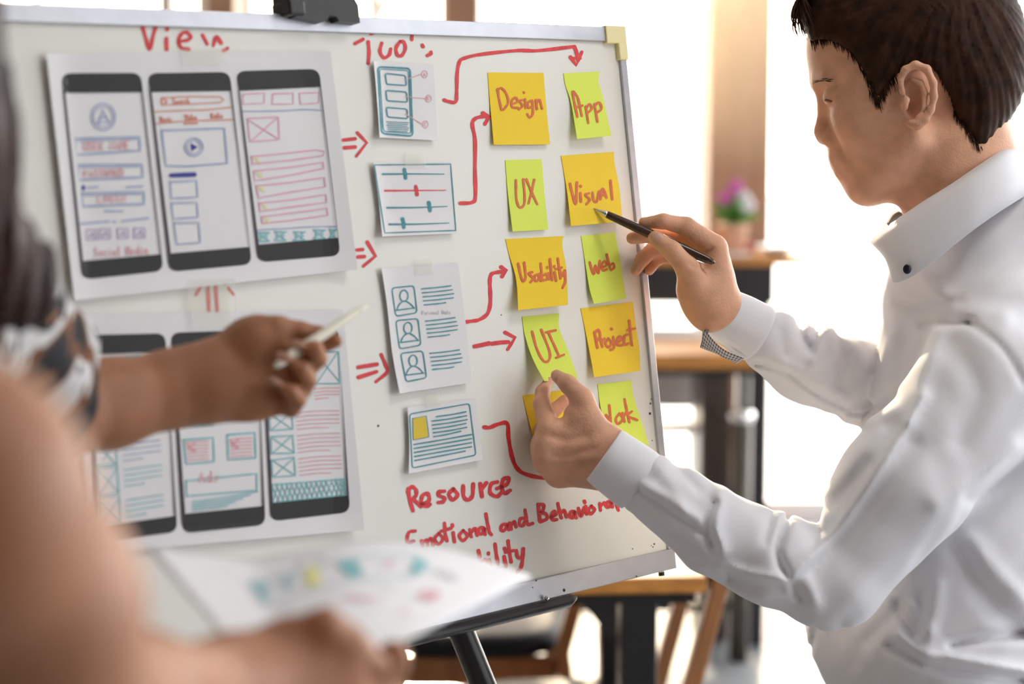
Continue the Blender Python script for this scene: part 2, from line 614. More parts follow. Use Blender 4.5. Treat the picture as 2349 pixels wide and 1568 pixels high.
# ------------------------------------------------------------------ sheets (paper and notes) over the board
class Sheet:
    def __init__(s, left, right, hfun, base=0.0006):
        s.L, s.R = np.asarray(left, float), np.asarray(right, float)
        s.hf, s.base = hfun, base

    @staticmethod
    def _at(poly, v):
        d = np.r_[0, np.cumsum(np.hypot(*np.diff(poly, axis=0).T))]
        d /= d[-1]
        return np.array([np.interp(v, d, poly[:, 0]), np.interp(v, d, poly[:, 1])])

    def uv(s, px, py):
        lo, hi = -0.1, 1.1
        q = np.array([px, py])
        for _ in range(26):
            mid = (lo + hi) / 2
            v = min(max(mid, 0), 1)
            a, b = s._at(s.LS, v), s._at(s.RS, v)
            cr_ = (b[0] - a[0]) * (q[1] - a[1]) - (b[1] - a[1]) * (q[0] - a[0])
            if cr_ > 0:
                lo = mid
            else:
                hi = mid
        v = min(max((lo + hi) / 2, 0), 1)
        a, b = s._at(s.LS, v), s._at(s.RS, v)
        u = ((q - a) @ (b - a)) / ((b - a) @ (b - a))
        return u, v

    def prep(s):
        s.LS = catmull(s.L, 6) if len(s.L) > 2 else s.L
        s.RS = catmull(s.R, 6) if len(s.R) > 2 else s.R
        return s

    def pt(s, px, py, extra=0.0):
        u, v = s.uv(px, py)
        return on_board(px, py, s.base + s.hf(min(max(u, 0), 1), v) + extra)

    def build(s, name, m, parent, nu=10, nv=14, thick=0.00025):
        V, UV = [], []
        for j in range(nv + 1):
            v = j / nv
            a, b = s._at(s.LS, v), s._at(s.RS, v)
            for i in range(nu + 1):
                u = i / nu
                q = a + (b - a) * u
                V.append(on_board(q[0], q[1], s.base + s.hf(u, v)))
                UV.append((u, 1 - v))
        F = []
        for j in range(nv):
            for i in range(nu):
                k = j * (nu + 1) + i
                F.append((k, k + nu + 1, k + nu + 2, k + 1))
        o = mesh_obj(name, np.array(V), F, m, parent, True, uvs=UV)
        md = o.modifiers.new('solid', 'SOLIDIFY')
        md.thickness = thick
        md.offset = -1
        es = o.modifiers.new('crisp', 'EDGE_SPLIT')
        es.split_angle = math.radians(40)
        return o


# ------------------------------------------------------------------ signed-distance modelling for bodies and cloth (camera space)
class SDF:
    def __init__(s):
        s.ops, s.disp = [], []

    # points are camera-space arrays; radii in metres
    def cap(s, a, b, ra, rb, k=0.004, op='u', zs=1.0):
        a, b = np.asarray(a, np.float32), np.asarray(b, np.float32)
        ba = b - a
        zc = (a[2] + b[2]) / 2
        sc = np.array([1, 1, 1 / zs], np.float32)
        ba_s = ba * sc
        L = float(ba_s @ ba_s) + 1e-12

        def f(p):
            pa = (p - a) * sc
            t = np.clip(pa @ ba_s / L, 0, 1)
            return np.linalg.norm(pa - t[:, None] * ba_s, axis=1) - (ra + (rb - ra) * t)
        r = max(ra, rb)
        s.ops.append((f, op, k, np.minimum(a, b) - r * max(1, zs), np.maximum(a, b) + r * max(1, zs)))
        return s

    def tube(s, pts, k=0.004, op='u', zs=1.0, px=True, inner=0.0015):
        """pts: (px, py, depth, radius); radius in pixels at that depth when px, else millimetres"""
        for i in range(len(pts) - 1):
            a, b = pts[i], pts[i + 1]
            ra = a[3] * a[2] / FPX if px else a[3] / 1000
            rb = b[3] * b[2] / FPX if px else b[3] / 1000
            s.cap(C(*a[:3]), C(*b[:3]), ra, rb, k if i == 0 else max(inner, 0.0015), op, zs)
        return s

    def ell(s, c, r, ax=None, k=0.004, op='u'):
        c = np.asarray(c, np.float32)
        r = np.asarray(r, np.float32)
        ax = np.eye(3, dtype=np.float32) if ax is None else np.asarray(ax, np.float32)

        def f(p):
            q = (p - c) @ ax.T
            k0 = np.linalg.norm(q / r, axis=1)
            k1 = np.linalg.norm(q / (r * r), axis=1) + 1e-9
            return np.where(k0 < 1e-3, -r.min(), k0 * (k0 - 1) / k1)
        m = float(r.max())
        s.ops.append((f, op, k, c - m, c + m))
        return s

    def custom(s, f, op, k=0.003):
        s.ops.append((f, op, k, None, None))
        return s

    def eval(s, p, idx=None):
        d = np.full(len(p), 1.0, np.float32)
        for i, (f, op, k, lo, hi) in enumerate(s.ops):
            if idx is not None and not idx[i]:
                continue
            e = f(p)
            if op == 'u':
                h = np.maximum(k - np.abs(d - e), 0) / k
                d = np.minimum(d, e) - h * h * k * 0.25
            else:
                e = -e if op == 's' else e      # 's' subtract, 'i' intersect
                h = np.maximum(k - np.abs(d - e), 0) / k
                d = np.maximum(d, e) + h * h * k * 0.25
        for g in s.disp:
            d = d - g(p)
        return d

    def mesh(s, vox, smooth_it=1):
        N = 20
        los = np.array([o[3] for o in s.ops if o[1] == 'u'])
        his = np.array([o[4] for o in s.ops if o[1] == 'u'])
        lo = los.min(0) - 5 * vox - 0.01
        hi = his.max(0) + 5 * vox + 0.01
        nb = np.ceil((hi - lo) / (vox * N)).astype(int)
        dims = nb * N + 1
        D = np.full(dims, 0.05, np.float32)
        bc = np.stack(np.meshgrid(*[np.arange(n) for n in nb], indexing='ij'), -1).reshape(-1, 3)
        cen = (lo + (bc + 0.5) * N * vox).astype(np.float32)
        hb = N * vox * 0.87
        keep = np.zeros((len(s.ops), len(bc)), bool)
        for i, (f, op, k, l_, h_) in enumerate(s.ops):
            e = f(cen)
            keep[i] = (e < hb * 1.35 + 0.02 + k) if op == 'u' else True
        anyu = np.zeros(len(bc), bool)
        for i, o in enumerate(s.ops):
            if o[1] == 'u':
                anyu |= keep[i]
        g = np.stack(np.meshgrid(*[np.arange(N + 1)] * 3, indexing='ij'), -1).reshape(-1, 3)
        for j in np.nonzero(anyu)[0]:
            b0 = bc[j] * N
            pts = (lo + (b0 + g) * vox).astype(np.float32)
            v = s.eval(pts, keep[:, j]).reshape(N + 1, N + 1, N + 1)
            D[b0[0]:b0[0] + N + 1, b0[1]:b0[1] + N + 1, b0[2]:b0[2] + N + 1] = v
        S = D < 0
        cnt = np.zeros(np.array(dims) - 1, np.uint8)
        for dx in (0, 1):
            for dy in (0, 1):
                for dz in (0, 1):
                    cnt += S[dx:dims[0] - 1 + dx, dy:dims[1] - 1 + dy, dz:dims[2] - 1 + dz]
        act = (cnt > 0) & (cnt < 8)
        cells = np.argwhere(act)
        cd = np.array(cnt.shape)
        flat = np.ravel_multi_index(cells.T, cd)
        corners = np.array([(x, y, z) for x in (0, 1) for y in (0, 1) for z in (0, 1)])
        val = np.stack([D[tuple((cells + c).T)] for c in corners], 1)
        acc = np.zeros((len(cells), 3))
        num = np.zeros(len(cells))
        for a in range(8):
            for b in range(a + 1, 8):
                if np.abs(corners[a] - corners[b]).sum() != 1:
                    continue
                m = (val[:, a] < 0) != (val[:, b] < 0)
                t = val[m, a] / (val[m, a] - val[m, b])
                acc[m] += corners[a] + t[:, None] * (corners[b] - corners[a])
                num[m] += 1
        V = lo + (cells + acc / num[:, None]) * vox
        quads = []
        for ax in range(3):
            sl0 = [slice(1, -1)] * 3
            sl1 = [slice(1, -1)] * 3
            sl0[ax] = slice(0, -1)
            sl1[ax] = slice(1, None)
            A, Bv = S[tuple(sl0)], S[tuple(sl1)]
            e = np.argwhere(A != Bv)
            inside = A[tuple(e.T)]
            off = np.ones(3, int)
            off[ax] = 0
            e = e + off
            o1, o2 = [i for i in range(3) if i != ax]
            d1 = np.zeros(3, int); d1[o1] = 1
            d2 = np.zeros(3, int); d2[o2] = 1
            c = [e - d1 - d2, e - d2, e, e - d1]
            ids = [np.searchsorted(flat, np.ravel_multi_index(x.T, cd)) for x in c]
            q = np.stack(ids, 1)
            flip = inside if ax != 1 else ~inside
            q[~flip] = q[~flip][:, ::-1]
            quads.append(q)
        Q = np.vstack(quads)
        del D, S, cnt, act
        for _ in range(smooth_it):
            sm = np.zeros_like(V)
            n = np.zeros(len(V))
            for a in range(4):
                b = (a + 1) % 4
                for i_, j_ in ((a, b), (b, a)):
                    n += np.bincount(Q[:, i_], minlength=len(V))
                    for c_ in range(3):
                        sm[:, c_] += np.bincount(Q[:, i_], weights=V[Q[:, j_], c_], minlength=len(V))
            ok = n > 0
            V[ok] = 0.5 * V[ok] + 0.5 * sm[ok] / n[ok][:, None]
        return V, Q

    def surf(s, px, py, d0, span=.14):
        """camera depth of the first surface met along that pixel's ray"""
        ds = np.arange(d0 - span, d0 + span, .0008)
        pts = np.stack([(px - IMG_W / 2) / FPX * ds, (py - IMG_H / 2) / FPX * ds, ds], 1).astype(np.float32)
        v = s.eval(pts)
        h = np.nonzero(v < 0)[0]
        return float(ds[h[0]]) if len(h) else None

    def build(s, name, vox, m, parent, smooth_it=1):
        V, Q = s.mesh(vox, smooth_it)
        return mesh_obj(name, c2w(V), Q, m, parent, True)


def pxpy(p):
    return IMG_W / 2 + FPX * p[:, 0] / p[:, 2], IMG_H / 2 + FPX * p[:, 1] / p[:, 2]


def dist_poly(x, y, poly):
    poly = np.asarray(poly, np.float32)
    d = np.full(x.shape, 1e9, np.float32)
    for (x0, y0), (x1, y1) in zip(poly[:-1], poly[1:]):
        dx, dy = x1 - x0, y1 - y0
        t = np.clip(((x - x0) * dx + (y - y0) * dy) / (dx * dx + dy * dy + 1e-9), 0, 1)
        d = np.minimum(d, (x - x0 - t * dx) ** 2 + (y - y0 - t * dy) ** 2)
    return np.sqrt(d)


def fold_fn(folds):
    """folds: (polyline in the photo frame, height in mm, width in pixels); cloth creases"""
    folds = [(catmull(np.array(f, float), 4), a / 1000.0, w) for f, a, w in folds]
    boxes = [(f.min(0) - 2.6 * w, f.max(0) + 2.6 * w) for f, a, w in folds]

    def g(p):
        x, y = pxpy(p)
        out = np.zeros(len(p), np.float32)
        for (f, a, w), (l, h) in zip(folds, boxes):
            m = (x > l[0]) & (x < h[0]) & (y > l[1]) & (y < h[1])
            if m.any():
                out[m] += a * np.exp(-(dist_poly(x[m], y[m], f) / w) ** 2)
        return out
    return g


def inside_sd(x, y, poly):
    """signed distance to a closed polygon, negative inside"""
    P_ = np.asarray(poly + [poly[0]], np.float32)
    d = dist_poly(x, y, P_)
    ins = np.zeros(x.shape, bool)
    for (x0, y0), (x1, y1) in zip(P_[:-1], P_[1:]):
        c = (y0 > y) != (y1 > y)
        with np.errstate(divide='ignore', invalid='ignore'):
            xi = x0 + (y - y0) * (x1 - x0) / (y1 - y0 + 1e-12)
        ins ^= c & (x < xi)
    return np.where(ins, -d, d)

# ================================================================== THE ROOM
def struct(mb, name, m, label=None, parent=None):
    o = mb.build(name, m, parent)
    if parent is None:
        o['kind'] = 'structure'
    if label:
        o['label'] = label
    return o


struct(MB().box((0, 0.6, -0.05), (9, 14.0, 0.1)), 'floor', M_FLOOR, 'pale polished concrete floor of the cafe')
struct(MB().box((0, 2.3, 3.25), (9, 11.0, 0.1)), 'ceiling', M_CEIL, 'unseen white painted ceiling of the cafe, added to block the sky')  # out of view, put in to keep sky light off upward faces
M_WALL = mat('brown_grey_wall_paint', (0.30, 0.26, 0.23), 0.9)
struct(MB().box((-2.75, 2.1, 1.6), (0.12, 10.3, 3.2)), 'shade_wall_left', M_WALL, 'unseen brown grey side wall, added to block light from the left')  # out of view, put in to darken the woman's left side
struct(MB().box((-0.5, -2.95, 1.6), (4.4, 0.12, 3.2)), 'shade_wall_back', M_WALL, 'unseen brown grey wall behind the onlooker, added to block light')  # out of view, put in so light enters only from the right
struct(MB().box((1.76, -1.35, 1.6), (0.12, 3.3, 3.2)), 'shade_wall_right', M_WALL, 'unseen brown grey wall stub beside the onlooker, added for shade')  # out of view, put in to shade the woman's near arm
WALL_Y = 7.3


def wx(px, y):
    """world x of an image column at world distance y near eye height"""
    return (px - IMG_W / 2) / FPX * (y / CP)


def pillar(name, px0, px1, y, depth, label):
    x0, x1 = wx(px0, y), wx(px1, y)
    mb = MB().box(((x0 + x1) / 2, y + depth / 2, 1.6), (x1 - x0, depth, 3.2), bevel=0.006)
    return struct(mb, name, M_PILLAR, label)


pillar('trim_1', 1621, 1762, 6.75, 0.30, 'broad brown timber pillar between the bright windows')
pillar('trim_2', 1024, 1101, 6.95, 0.20, 'slim brown timber pillar showing over the top of the board')
pillar('trim_3', 488, 552, 6.95, 0.20, 'dark timber pillar over the phone sketches')
M_GLASS = bpy.data.materials.new('clear_window_glass')
M_GLASS.use_nodes = True
_nt = M_GLASS.node_tree
_nt.nodes.remove(_nt.nodes['Principled BSDF'])
_tr = _nt.nodes.new('ShaderNodeBsdfTransparent')
_gl = _nt.nodes.new('ShaderNodeBsdfGlossy')
_gl.inputs['Roughness'].default_value = 0.02
_mx = _nt.nodes.new('ShaderNodeMixShader')
_mx.inputs[0].default_value = 0.04
_nt.links.new(_tr.outputs[0], _mx.inputs[1])
_nt.links.new(_gl.outputs[0], _mx.inputs[2])
_nt.links.new(_mx.outputs[0], _nt.nodes['Material Output'].inputs[0])


def window(n, x0, x1, mullions, label):
    mb = MB()
    mb.box(((x0 + x1) / 2, WALL_Y, 0.04), (x1 - x0, 0.08, 0.08)).box(((x0 + x1) / 2, WALL_Y, 3.14), (x1 - x0, 0.08, 0.12))
    for x in [x0 + 0.03, x1 - 0.03] + mullions:
        mb.box((x, WALL_Y, 1.6), (0.06, 0.08, 3.0))
    w = struct(mb, 'window_%d' % n, M_FRAME, label)
    g = MB().box(((x0 + x1) / 2, WALL_Y, 1.6), (x1 - x0 - 0.06, 0.008, 3.0)).build('glass', M_GLASS, w)
    g['label'] = 'clear window pane'
    return w


xa, xb, xc, xd = -2.68, wx(515, WALL_Y), wx(1060, WALL_Y), wx(1700, WALL_Y)
window(1, xa, xb - .02, [wx(400, WALL_Y)], 'tall bright window at the far end of the row')
window(2, xb + .02, xc - .02, [wx(575, WALL_Y)], 'tall bright window between the two slim pillars')
window(3, xc + .02, xd - .02, [wx(1612, WALL_Y)], 'tall bright window between slim and broad pillar')
window(4, xd + .02, 4.4, [3.0], 'tall bright window behind the man in white')
struct(MB().box((0, WALL_Y, 3.26), (9, 0.3, 0.14)), 'trim_4', M_PILLAR, 'timber beam over the windows')

# outside: pale paved ground, trees
M_PAVE = mat('pale_paving', (0.84, 0.83, 0.80), 0.9, var=0.06, scale=0.8)
struct(MB().box((0, 27.4, -0.06), (90, 40, 0.1)), 'ground', M_PAVE, 'sunlit pale paving outside the windows')
M_LEAF = bpy.data.materials.new('sunlit_leaves')
M_LEAF.use_nodes = True
_nt = M_LEAF.node_tree
_b = _nt.nodes['Principled BSDF']
_b.inputs['Base Color'].default_value = (0.55, 0.58, 0.25, 1)
_b.inputs['Roughness'].default_value = 0.6
_tl = _nt.nodes.new('ShaderNodeBsdfTranslucent')
_tl.inputs[0].default_value = (0.88, 0.88, 0.42, 1)
_mx = _nt.nodes.new('ShaderNodeMixShader')
_mx.inputs[0].default_value = 0.7
_nt.links.new(_b.outputs[0], _mx.inputs[1])
_nt.links.new(_tl.outputs[0], _mx.inputs[2])
_nt.links.new(_mx.outputs[0], _nt.nodes['Material Output'].inputs[0])
M_BARK = mat('pale_bark', (0.36, 0.28, 0.24), 0.9, var=0.2, scale=8)


def tree(x, y, h, spread, n, label, seed, low=0.35):
    r = np.random.default_rng(seed)
    root = empty('tree', (x, y, 0), label, 'tree', 'trees outside the windows')
    t = MB()
    top = np.array([x + r.normal() * .2, y, h * .8])
    trunk = [np.array([x, y, 0.0]), np.array([x + .08, y, h * .3]), np.array([x - .05, y + .05, h * .55]), top]
    t.tube(trunk, [.10, .08, .06, .025], 10)
    ends = []
    for i in range(9):
        a = r.uniform(0, 6.28)
        z0 = r.uniform(.28, .7) * h
        e = np.array([x + math.cos(a) * spread * r.uniform(.5, 1), y + math.sin(a) * spread * r.uniform(.5, 1), z0 + r.uniform(.1, .3) * h])
        t.tube([np.array([x, y, z0]), (np.array([x, y, z0]) + e) / 2 + [0, 0, -.1], e], [.05, .035, .012], 6)
        ends.append(e)
    t.build('trunk', M_BARK, root, True)
    V, F = [], []
    for i in range(n):
        e = ends[r.integers(len(ends))] + r.normal(size=3) * [spread * .33, spread * .33, h * .09]
        if e[2] < low:
            continue
        s = r.uniform(.05, .12)
        u = r.normal(size=3); u /= np.linalg.norm(u)
        w = np.cross(u, r.normal(size=3)); w /= np.linalg.norm(w)
        k = len(V)
        V += [e - u * s, e + w * s * .5, e + u * s, e - w * s * .5]
        F.append((k, k + 1, k + 2, k + 3))
    mesh_obj('foliage', np.array(V), F, M_LEAF, root)
    return root


tree(-1.2, 16.0, 6.2, 1.5, 620, 'airy sunlit tree outside over the top edge of the board', 3)
tree(1.75, 22.0, 7.2, 1.6, 800, 'airy sunlit tree outside between board and broad pillar', 5)
tree(5.0, 28.0, 8.2, 1.8, 900, 'airy sunlit tree outside just in front of the man\'s face', 8)
tree(-5.4, 21.0, 7.0, 1.5, 700, 'airy sunlit tree outside above the upper phone sheet', 11)
# ================================================================== THE WHITEBOARD AND ITS EASEL
L_, R_, T_, BO_ = -0.705, 0.195, -0.318, 0.280
wb = empty('whiteboard', B((L_ + R_) / 2, BO_, -0.012), 'white dry-erase board covered in red marker arrows, sketches and notes, standing on the easel', 'whiteboard')


def bbox_on_board(mb, x0, x1, y0, y1, h0, h1, bevel=0.0):
    return mb.box(B((x0 + x1) / 2, (y0 + y1) / 2, (h0 + h1) / 2), (x1 - x0, y1 - y0, h1 - h0), (BX, BY, BZ), bevel)


bbox_on_board(MB(), L_ + .004, R_ - .004, T_ + .004, BO_ - .004, -0.012, 0.0).build('writing_surface', M_BOARD, wb)
fw_top, fw_side, fw_bot = 0.0155, 0.0095, 0.0225
mb = MB()
bbox_on_board(mb, L_, R_, T_, T_ + fw_top, -0.016, 0.0035, 0.0008)
bbox_on_board(mb, L_, R_, BO_ - fw_bot, BO_, -0.016, 0.0035, 0.0008)
bbox_on_board(mb, L_, L_ + fw_side, T_ + fw_top, BO_ - fw_bot, -0.016, 0.0035, 0.0008)
bbox_on_board(mb, R_ - fw_side, R_, T_ + fw_top, BO_ - fw_bot, -0.016, 0.0035, 0.0008)
mb.build('frame', M_ALU, wb)['label'] = 'aluminium edge frame'
mb = MB()
bbox_on_board(mb, R_ - .030, R_ + .0015, T_ - .0015, T_ + .018, -0.018, 0.0055, 0.0015)
bbox_on_board(mb, R_ - .0125, R_ + .0015, T_ + .017, T_ + .036, -0.018, 0.0055, 0.0015)
mb.build('corner_cap', M_CAP, wb)['label'] = 'cream plastic corner cap'
mb = MB()
bbox_on_board(mb, L_ - .0015, L_ + .030, T_ - .0015, T_ + .018, -0.018, 0.0055, 0.0015)
mb.build('corner_cap', M_CAP, wb)
MB().tube([on_board(1517, 1311, -0.006), on_board(1517, 1311, -0.006) + BY * .004], .0035, 12).build('screw', M_BLACKP, wb)

st = Strokes(on_board)
for px, py, r in ((1492, 925, 1.8), (1494, 915, 1.2), (1491, 948, 2.4), (1496, 1010, 1.2), (1501, 1247, 1.6), (1498, 1254, 1.2), (1494, 1251, 1.0), (1451, 1258, 1.2), (868, 976, 2.2), (1512, 1290, 1.4), (1294, 1353, 3), (1230, 1331, 1.6), (1460, 1321, 1.6), (1222, 1347, 1.2), (1150, 722, 1.2)):
    Strokes(on_board).loop(px, py, r * .5, r * .8, r, M_BLACKP, h=.0037 if py > 1300 else .0004).build('scuff_mark', wb)
pass

W9 = 8.2
words = {
    'View': [[(325, 51), (334, 84), (344, 113), (351, 85), (360, 54)], [(382, 88), (383, 113)], [(384, 64), (384, 68)], [(411, 95), (430, 92), (438, 85), (431, 75), (419, 76), (410, 92), (416, 109), (434, 113)], [(465, 80), (476, 101)], [(490, 104), (497, 84), (508, 99)], [(512, 117), (522, 111)]],
    'Tool': [[(815, 100), (833, 90)], [(851, 77), (862, 73)], [(845, 96), (847, 120), (845, 145)], [(876, 99), (872, 118), (881, 132), (893, 126), (897, 112)], [(918, 95), (909, 110), (912, 126), (922, 127), (930, 112), (927, 97), (918, 95)], [(946, 75), (945, 91)], [(969, 103), (971, 107)], [(981, 127), (988, 124), (989, 119)]],
    'Resource': [[(937, 1120), (940, 1145), (948, 1171)], [(936, 1128), (944, 1116), (954, 1122), (955, 1135), (947, 1144)], [(948, 1144), (966, 1161)], [(966, 1156), (984, 1148), (982, 1132), (970, 1136), (967, 1152), (977, 1161), (987, 1156)], [(1020, 1126), (1006, 1128), (1008, 1136), (1020, 1142), (1017, 1150), (1006, 1152)], [(1040, 1121), (1030, 1133), (1039, 1146), (1050, 1134), (1040, 1121)], [(1063, 1114), (1064, 1138), (1074, 1146), (1084, 1136), (1086, 1110)], [(1102, 1109), (1106, 1138)], [(1104, 1122), (1116, 1107)], [(1141, 1105), (1127, 1110), (1125, 1130), (1140, 1138), (1150, 1130)], [(1140, 1120), (1163, 1110), (1167, 1096), (1156, 1098), (1151, 1115), (1158, 1131), (1171, 1124)]],
    'Emotional': [[(953, 1217), (938, 1221), (935, 1242), (950, 1240)], [(967, 1240), (970, 1251)], [(970, 1243), (979, 1238), (982, 1250)], [(982, 1242), (989, 1234), (994, 1249)], [(1007, 1223), (998, 1234), (1006, 1247), (1017, 1235), (1007, 1223)], [(1020, 1199), (1022, 1222), (1026, 1240)], [(1012, 1218), (1035, 1211)], [(1040, 1221), (1043, 1242)], [(1038, 1203), (1039, 1206)], [(1063, 1216), (1054, 1228), (1062, 1239), (1073, 1228), (1063, 1216)], [(1078, 1214), (1082, 1231)], [(1082, 1220), (1091, 1211), (1095, 1227)], [(1110, 1210), (1101, 1210), (1098, 1220), (1105, 1224), (1112, 1212), (1113, 1225)], [(1115, 1178), (1119, 1200), (1123, 1219), (1128, 1226)]],
    'and': [[(1163, 1202), (1153, 1203), (1149, 1214), (1157, 1216), (1165, 1204), (1167, 1214)], [(1170, 1199), (1173, 1213)], [(1173, 1204), (1180, 1196), (1184, 1208)], [(1204, 1188), (1194, 1190), (1192, 1203), (1200, 1205), (1207, 1190)], [(1205, 1169), (1208, 1190), (1212, 1203), (1222, 1200)]],
    'Behavioral': [[(1235, 1156), (1239, 1196)], [(1236, 1157), (1247, 1157), (1246, 1169), (1238, 1175), (1253, 1178), (1254, 1190), (1240, 1196)], [(1264, 1186), (1276, 1179), (1273, 1172), (1266, 1178), (1267, 1191), (1278, 1191)], [(1280, 1154), (1284, 1172), (1288, 1187)], [(1287, 1177), (1295, 1170), (1300, 1185)], [(1318, 1172), (1309, 1174), (1308, 1185), (1315, 1186), (1319, 1173), (1322, 1187)], [(1327, 1165), (1333, 1184), (1340, 1163)], [(1344, 1161), (1346, 1178)], [(1341, 1149), (1342, 1152)], [(1357, 1160), (1350, 1169), (1355, 1178), (1364, 1169), (1357, 1160)], [(1376, 1154), (1378, 1170)], [(1377, 1161), (1386, 1152)], [(1402, 1150), (1393, 1151), (1390, 1160), (1397, 1162), (1403, 1151), (1405, 1162)], [(1410, 1128), (1413, 1150), (1419, 1170)]],
    'ability': [[(1050, 1289), (1058, 1287), (1065, 1288)], [(1098, 1262), (1101, 1277)], [(1103, 1286), (1104, 1297)], [(1106, 1286), (1113, 1283), (1116, 1291)], [(1123, 1283), (1127, 1296)], [(1121, 1267), (1121, 1270)], [(1136, 1247), (1139, 1270), (1143, 1294)], [(1157, 1276), (1161, 1298)], [(1158, 1257), (1159, 1260)], [(1166, 1240), (1169, 1265), (1173, 1288)], [(1160, 1266), (1179, 1262)], [(1185, 1262), (1188, 1278), (1197, 1276), (1201, 1258)], [(1201, 1258), (1199, 1285), (1195, 1302), (1186, 1311)]],
}
for wname, strokes in words.items():
    st = Strokes(on_board)
    for s_ in strokes:
        st.line(s_, {'View': 8.5, 'Tool': 8.0, 'Resource': 9.0, 'ability': 8.0}.get(wname, 7.6), M_RED)
    st.build('handwritten_word', wb, 'red marker word on the board')

arrows = [
    [([(1019, 229), (1027, 232), (1045, 234), (1048, 214), (1049, 171), (1054, 143), (1064, 134), (1101, 125), (1184, 116), (1234, 116), (1316, 107)], 8), ([(1318, 107), (1322, 117), (1327, 138)], 8), ([(1309, 131), (1323, 149), (1335, 119)], 8), ([(1311, 133), (1332, 134)], 6)],
    [([(1056, 466), (1083, 464), (1091, 450), (1090, 390), (1090, 321), (1084, 287), (1088, 274), (1101, 268), (1119, 267)], 8.5), ([(1108, 259), (1122, 267), (1113, 284)], 8.5)],
    [([(788, 321), (815, 318)], 8), ([(789, 339), (815, 337)], 8), ([(820, 304), (842, 327), (818, 358)], 7)],
    [([(819, 573), (832, 572)], 8), ([(821, 589), (836, 588)], 8), ([(843, 555), (862, 587), (834, 610)], 8)],
    [([(822, 842), (865, 835)], 9), ([(823, 865), (864, 852)], 9), ([(875, 813), (884, 835), (888, 853), (863, 875)], 8)],
    [([(477, 653), (480, 718)], 8), ([(495, 658), (499, 715)], 8), ([(465, 651), (450, 676)], 7), ([(508, 643), (515, 651)], 6), ([(524, 660), (536, 675)], 7)],
    [([(1068, 738), (1083, 736), (1099, 733), (1118, 720), (1125, 697), (1125, 670), (1124, 645), (1127, 630), (1136, 625), (1158, 622)], 8.5), ([(1150, 612), (1161, 619), (1152, 634)], 8.5)],
    [([(1089, 794), (1105, 791), (1122, 787)], 9.5), ([(1128, 788), (1148, 785), (1166, 784)], 9), ([(1159, 762), (1182, 774), (1165, 801)], 8)],
    [([(1111, 979), (1123, 980), (1144, 972), (1164, 971), (1167, 1004), (1175, 1047), (1187, 1074), (1209, 1088), (1255, 1097), (1300, 1096)], 9)],
]
for a in arrows:
    st = Strokes(on_board)
    for pts, w in a:
        st.line(pts, w, M_RED, len(pts) > 3)
    st.build('drawn_arrow', wb, 'red marker arrow on the board')

# easel: ledge, clamp, legs
ez0 = B(-0.25, BO_, -0.05)
easel = empty('easel', (ez0[0], ez0[1], 0), 'black metal easel carrying the whiteboard on its ledge', 'easel')
mb = MB()
la, lb = B(-0.50, BO_ + .0068, 0.003), B(0.030, BO_ + .0068, 0.003)
mb.tube([la, lb, lb + BX * .010 + BY * -.002], [.0068, .0068, .003], 20)
smooth_by_angle(mb.build('ledge', M_BLACK, easel), 50)
MB().ell(on_board(1255, 1371, .008), (.0028, .0028, .0028)).build('rivet', M_CHROME, easel)


def easel_leg(top, foot, nm='leg'):
    mb = MB()
    mid = top + (foot - top) * 0.55
    mb.tube([top, mid], .0135, 16)
    mb.tube([mid - (foot - top) * .02, foot], .0105, 16)
    leg = smooth_by_angle(mb.build(nm, M_BLACK, easel), 50)
    f = MB().tube([foot, foot + (foot - top) / np.linalg.norm(foot - top) * .03], [.0145, .013], 14).build('rubber_foot', M_BLACKP, leg)
    return leg


leg_top = on_board(992, 1455, -.030)
leg_mid = P(1042, 1568, w2c(leg_top)[2] + 0.012)
dirv = leg_mid - leg_top
foot = leg_top + dirv * ((leg_top[2] - .03) / -dirv[2])
up_pt = B(-0.09, T_ - .02, -0.045)
easel_leg(B(-0.115, BO_ - .05, -0.03), foot)
fl = B(-0.40, BO_ - .05, -0.03)
easel_leg(fl, np.array([fl[0] - .20, fl[1] - .10, .03]))
bk = B(-0.25, -0.2, -0.03)
easel_leg(bk, np.array([bk[0] - .38, bk[1] + .62, .03]))
mb = MB()
mb.bar(B(-0.115, BO_ - .04, -0.03), B(-0.21, T_ + .01, -0.03), .026, .012, -BN @ R_CW.T)
mb.bar(fl, B(-0.29, T_ + .03, -0.03), .026, .012, -BN @ R_CW.T)
mb.build('upright', M_BLACK, easel)
# clamp over the top edge
cl = MB()
c0, c1 = on_board(655, 33, .004), on_board(806, 27, .004)
ax = (c1 - c0); cw = np.linalg.norm(ax); ax /= cw
bmj = bmesh.new()
prof = [(0, 0), (.012, -.021), (.028, -.0235), (.5, -.021), (.93, -.013), (1.0, -.004), (1.0, .013), (.68, .0105), (.645, .006), (.55, .004), (.50, .0085), (.44, .0105), (.05, .0045)]
V, F = [], []
for s_ in (0.012, -.020):
    for u, v in prof:
        V.append(c0 + ax * (u * cw) + BY * v - BZ * s_)
n = len(prof)
F.append(tuple(range(n)))
F.append(tuple(range(n, 2 * n))[::-1])
for i in range(n):
    F.append((i, i + n, (i + 1) % n + n, (i + 1) % n))
bmj.free()
cl.add(V, F)
cl.box(c0 + ax * .004 + BY * -.004, (.018, .014, .030), (BX, BY, BZ), .002)
cl.box(c0 + ax * cw * .42 + BY * -.03 + BZ * .004, (.10, .025, .012), (BX, BY, BZ), .002)
clo = cl.build('clamp', M_BLACKP, easel)
clo['label'] = 'black plastic paper clamp'

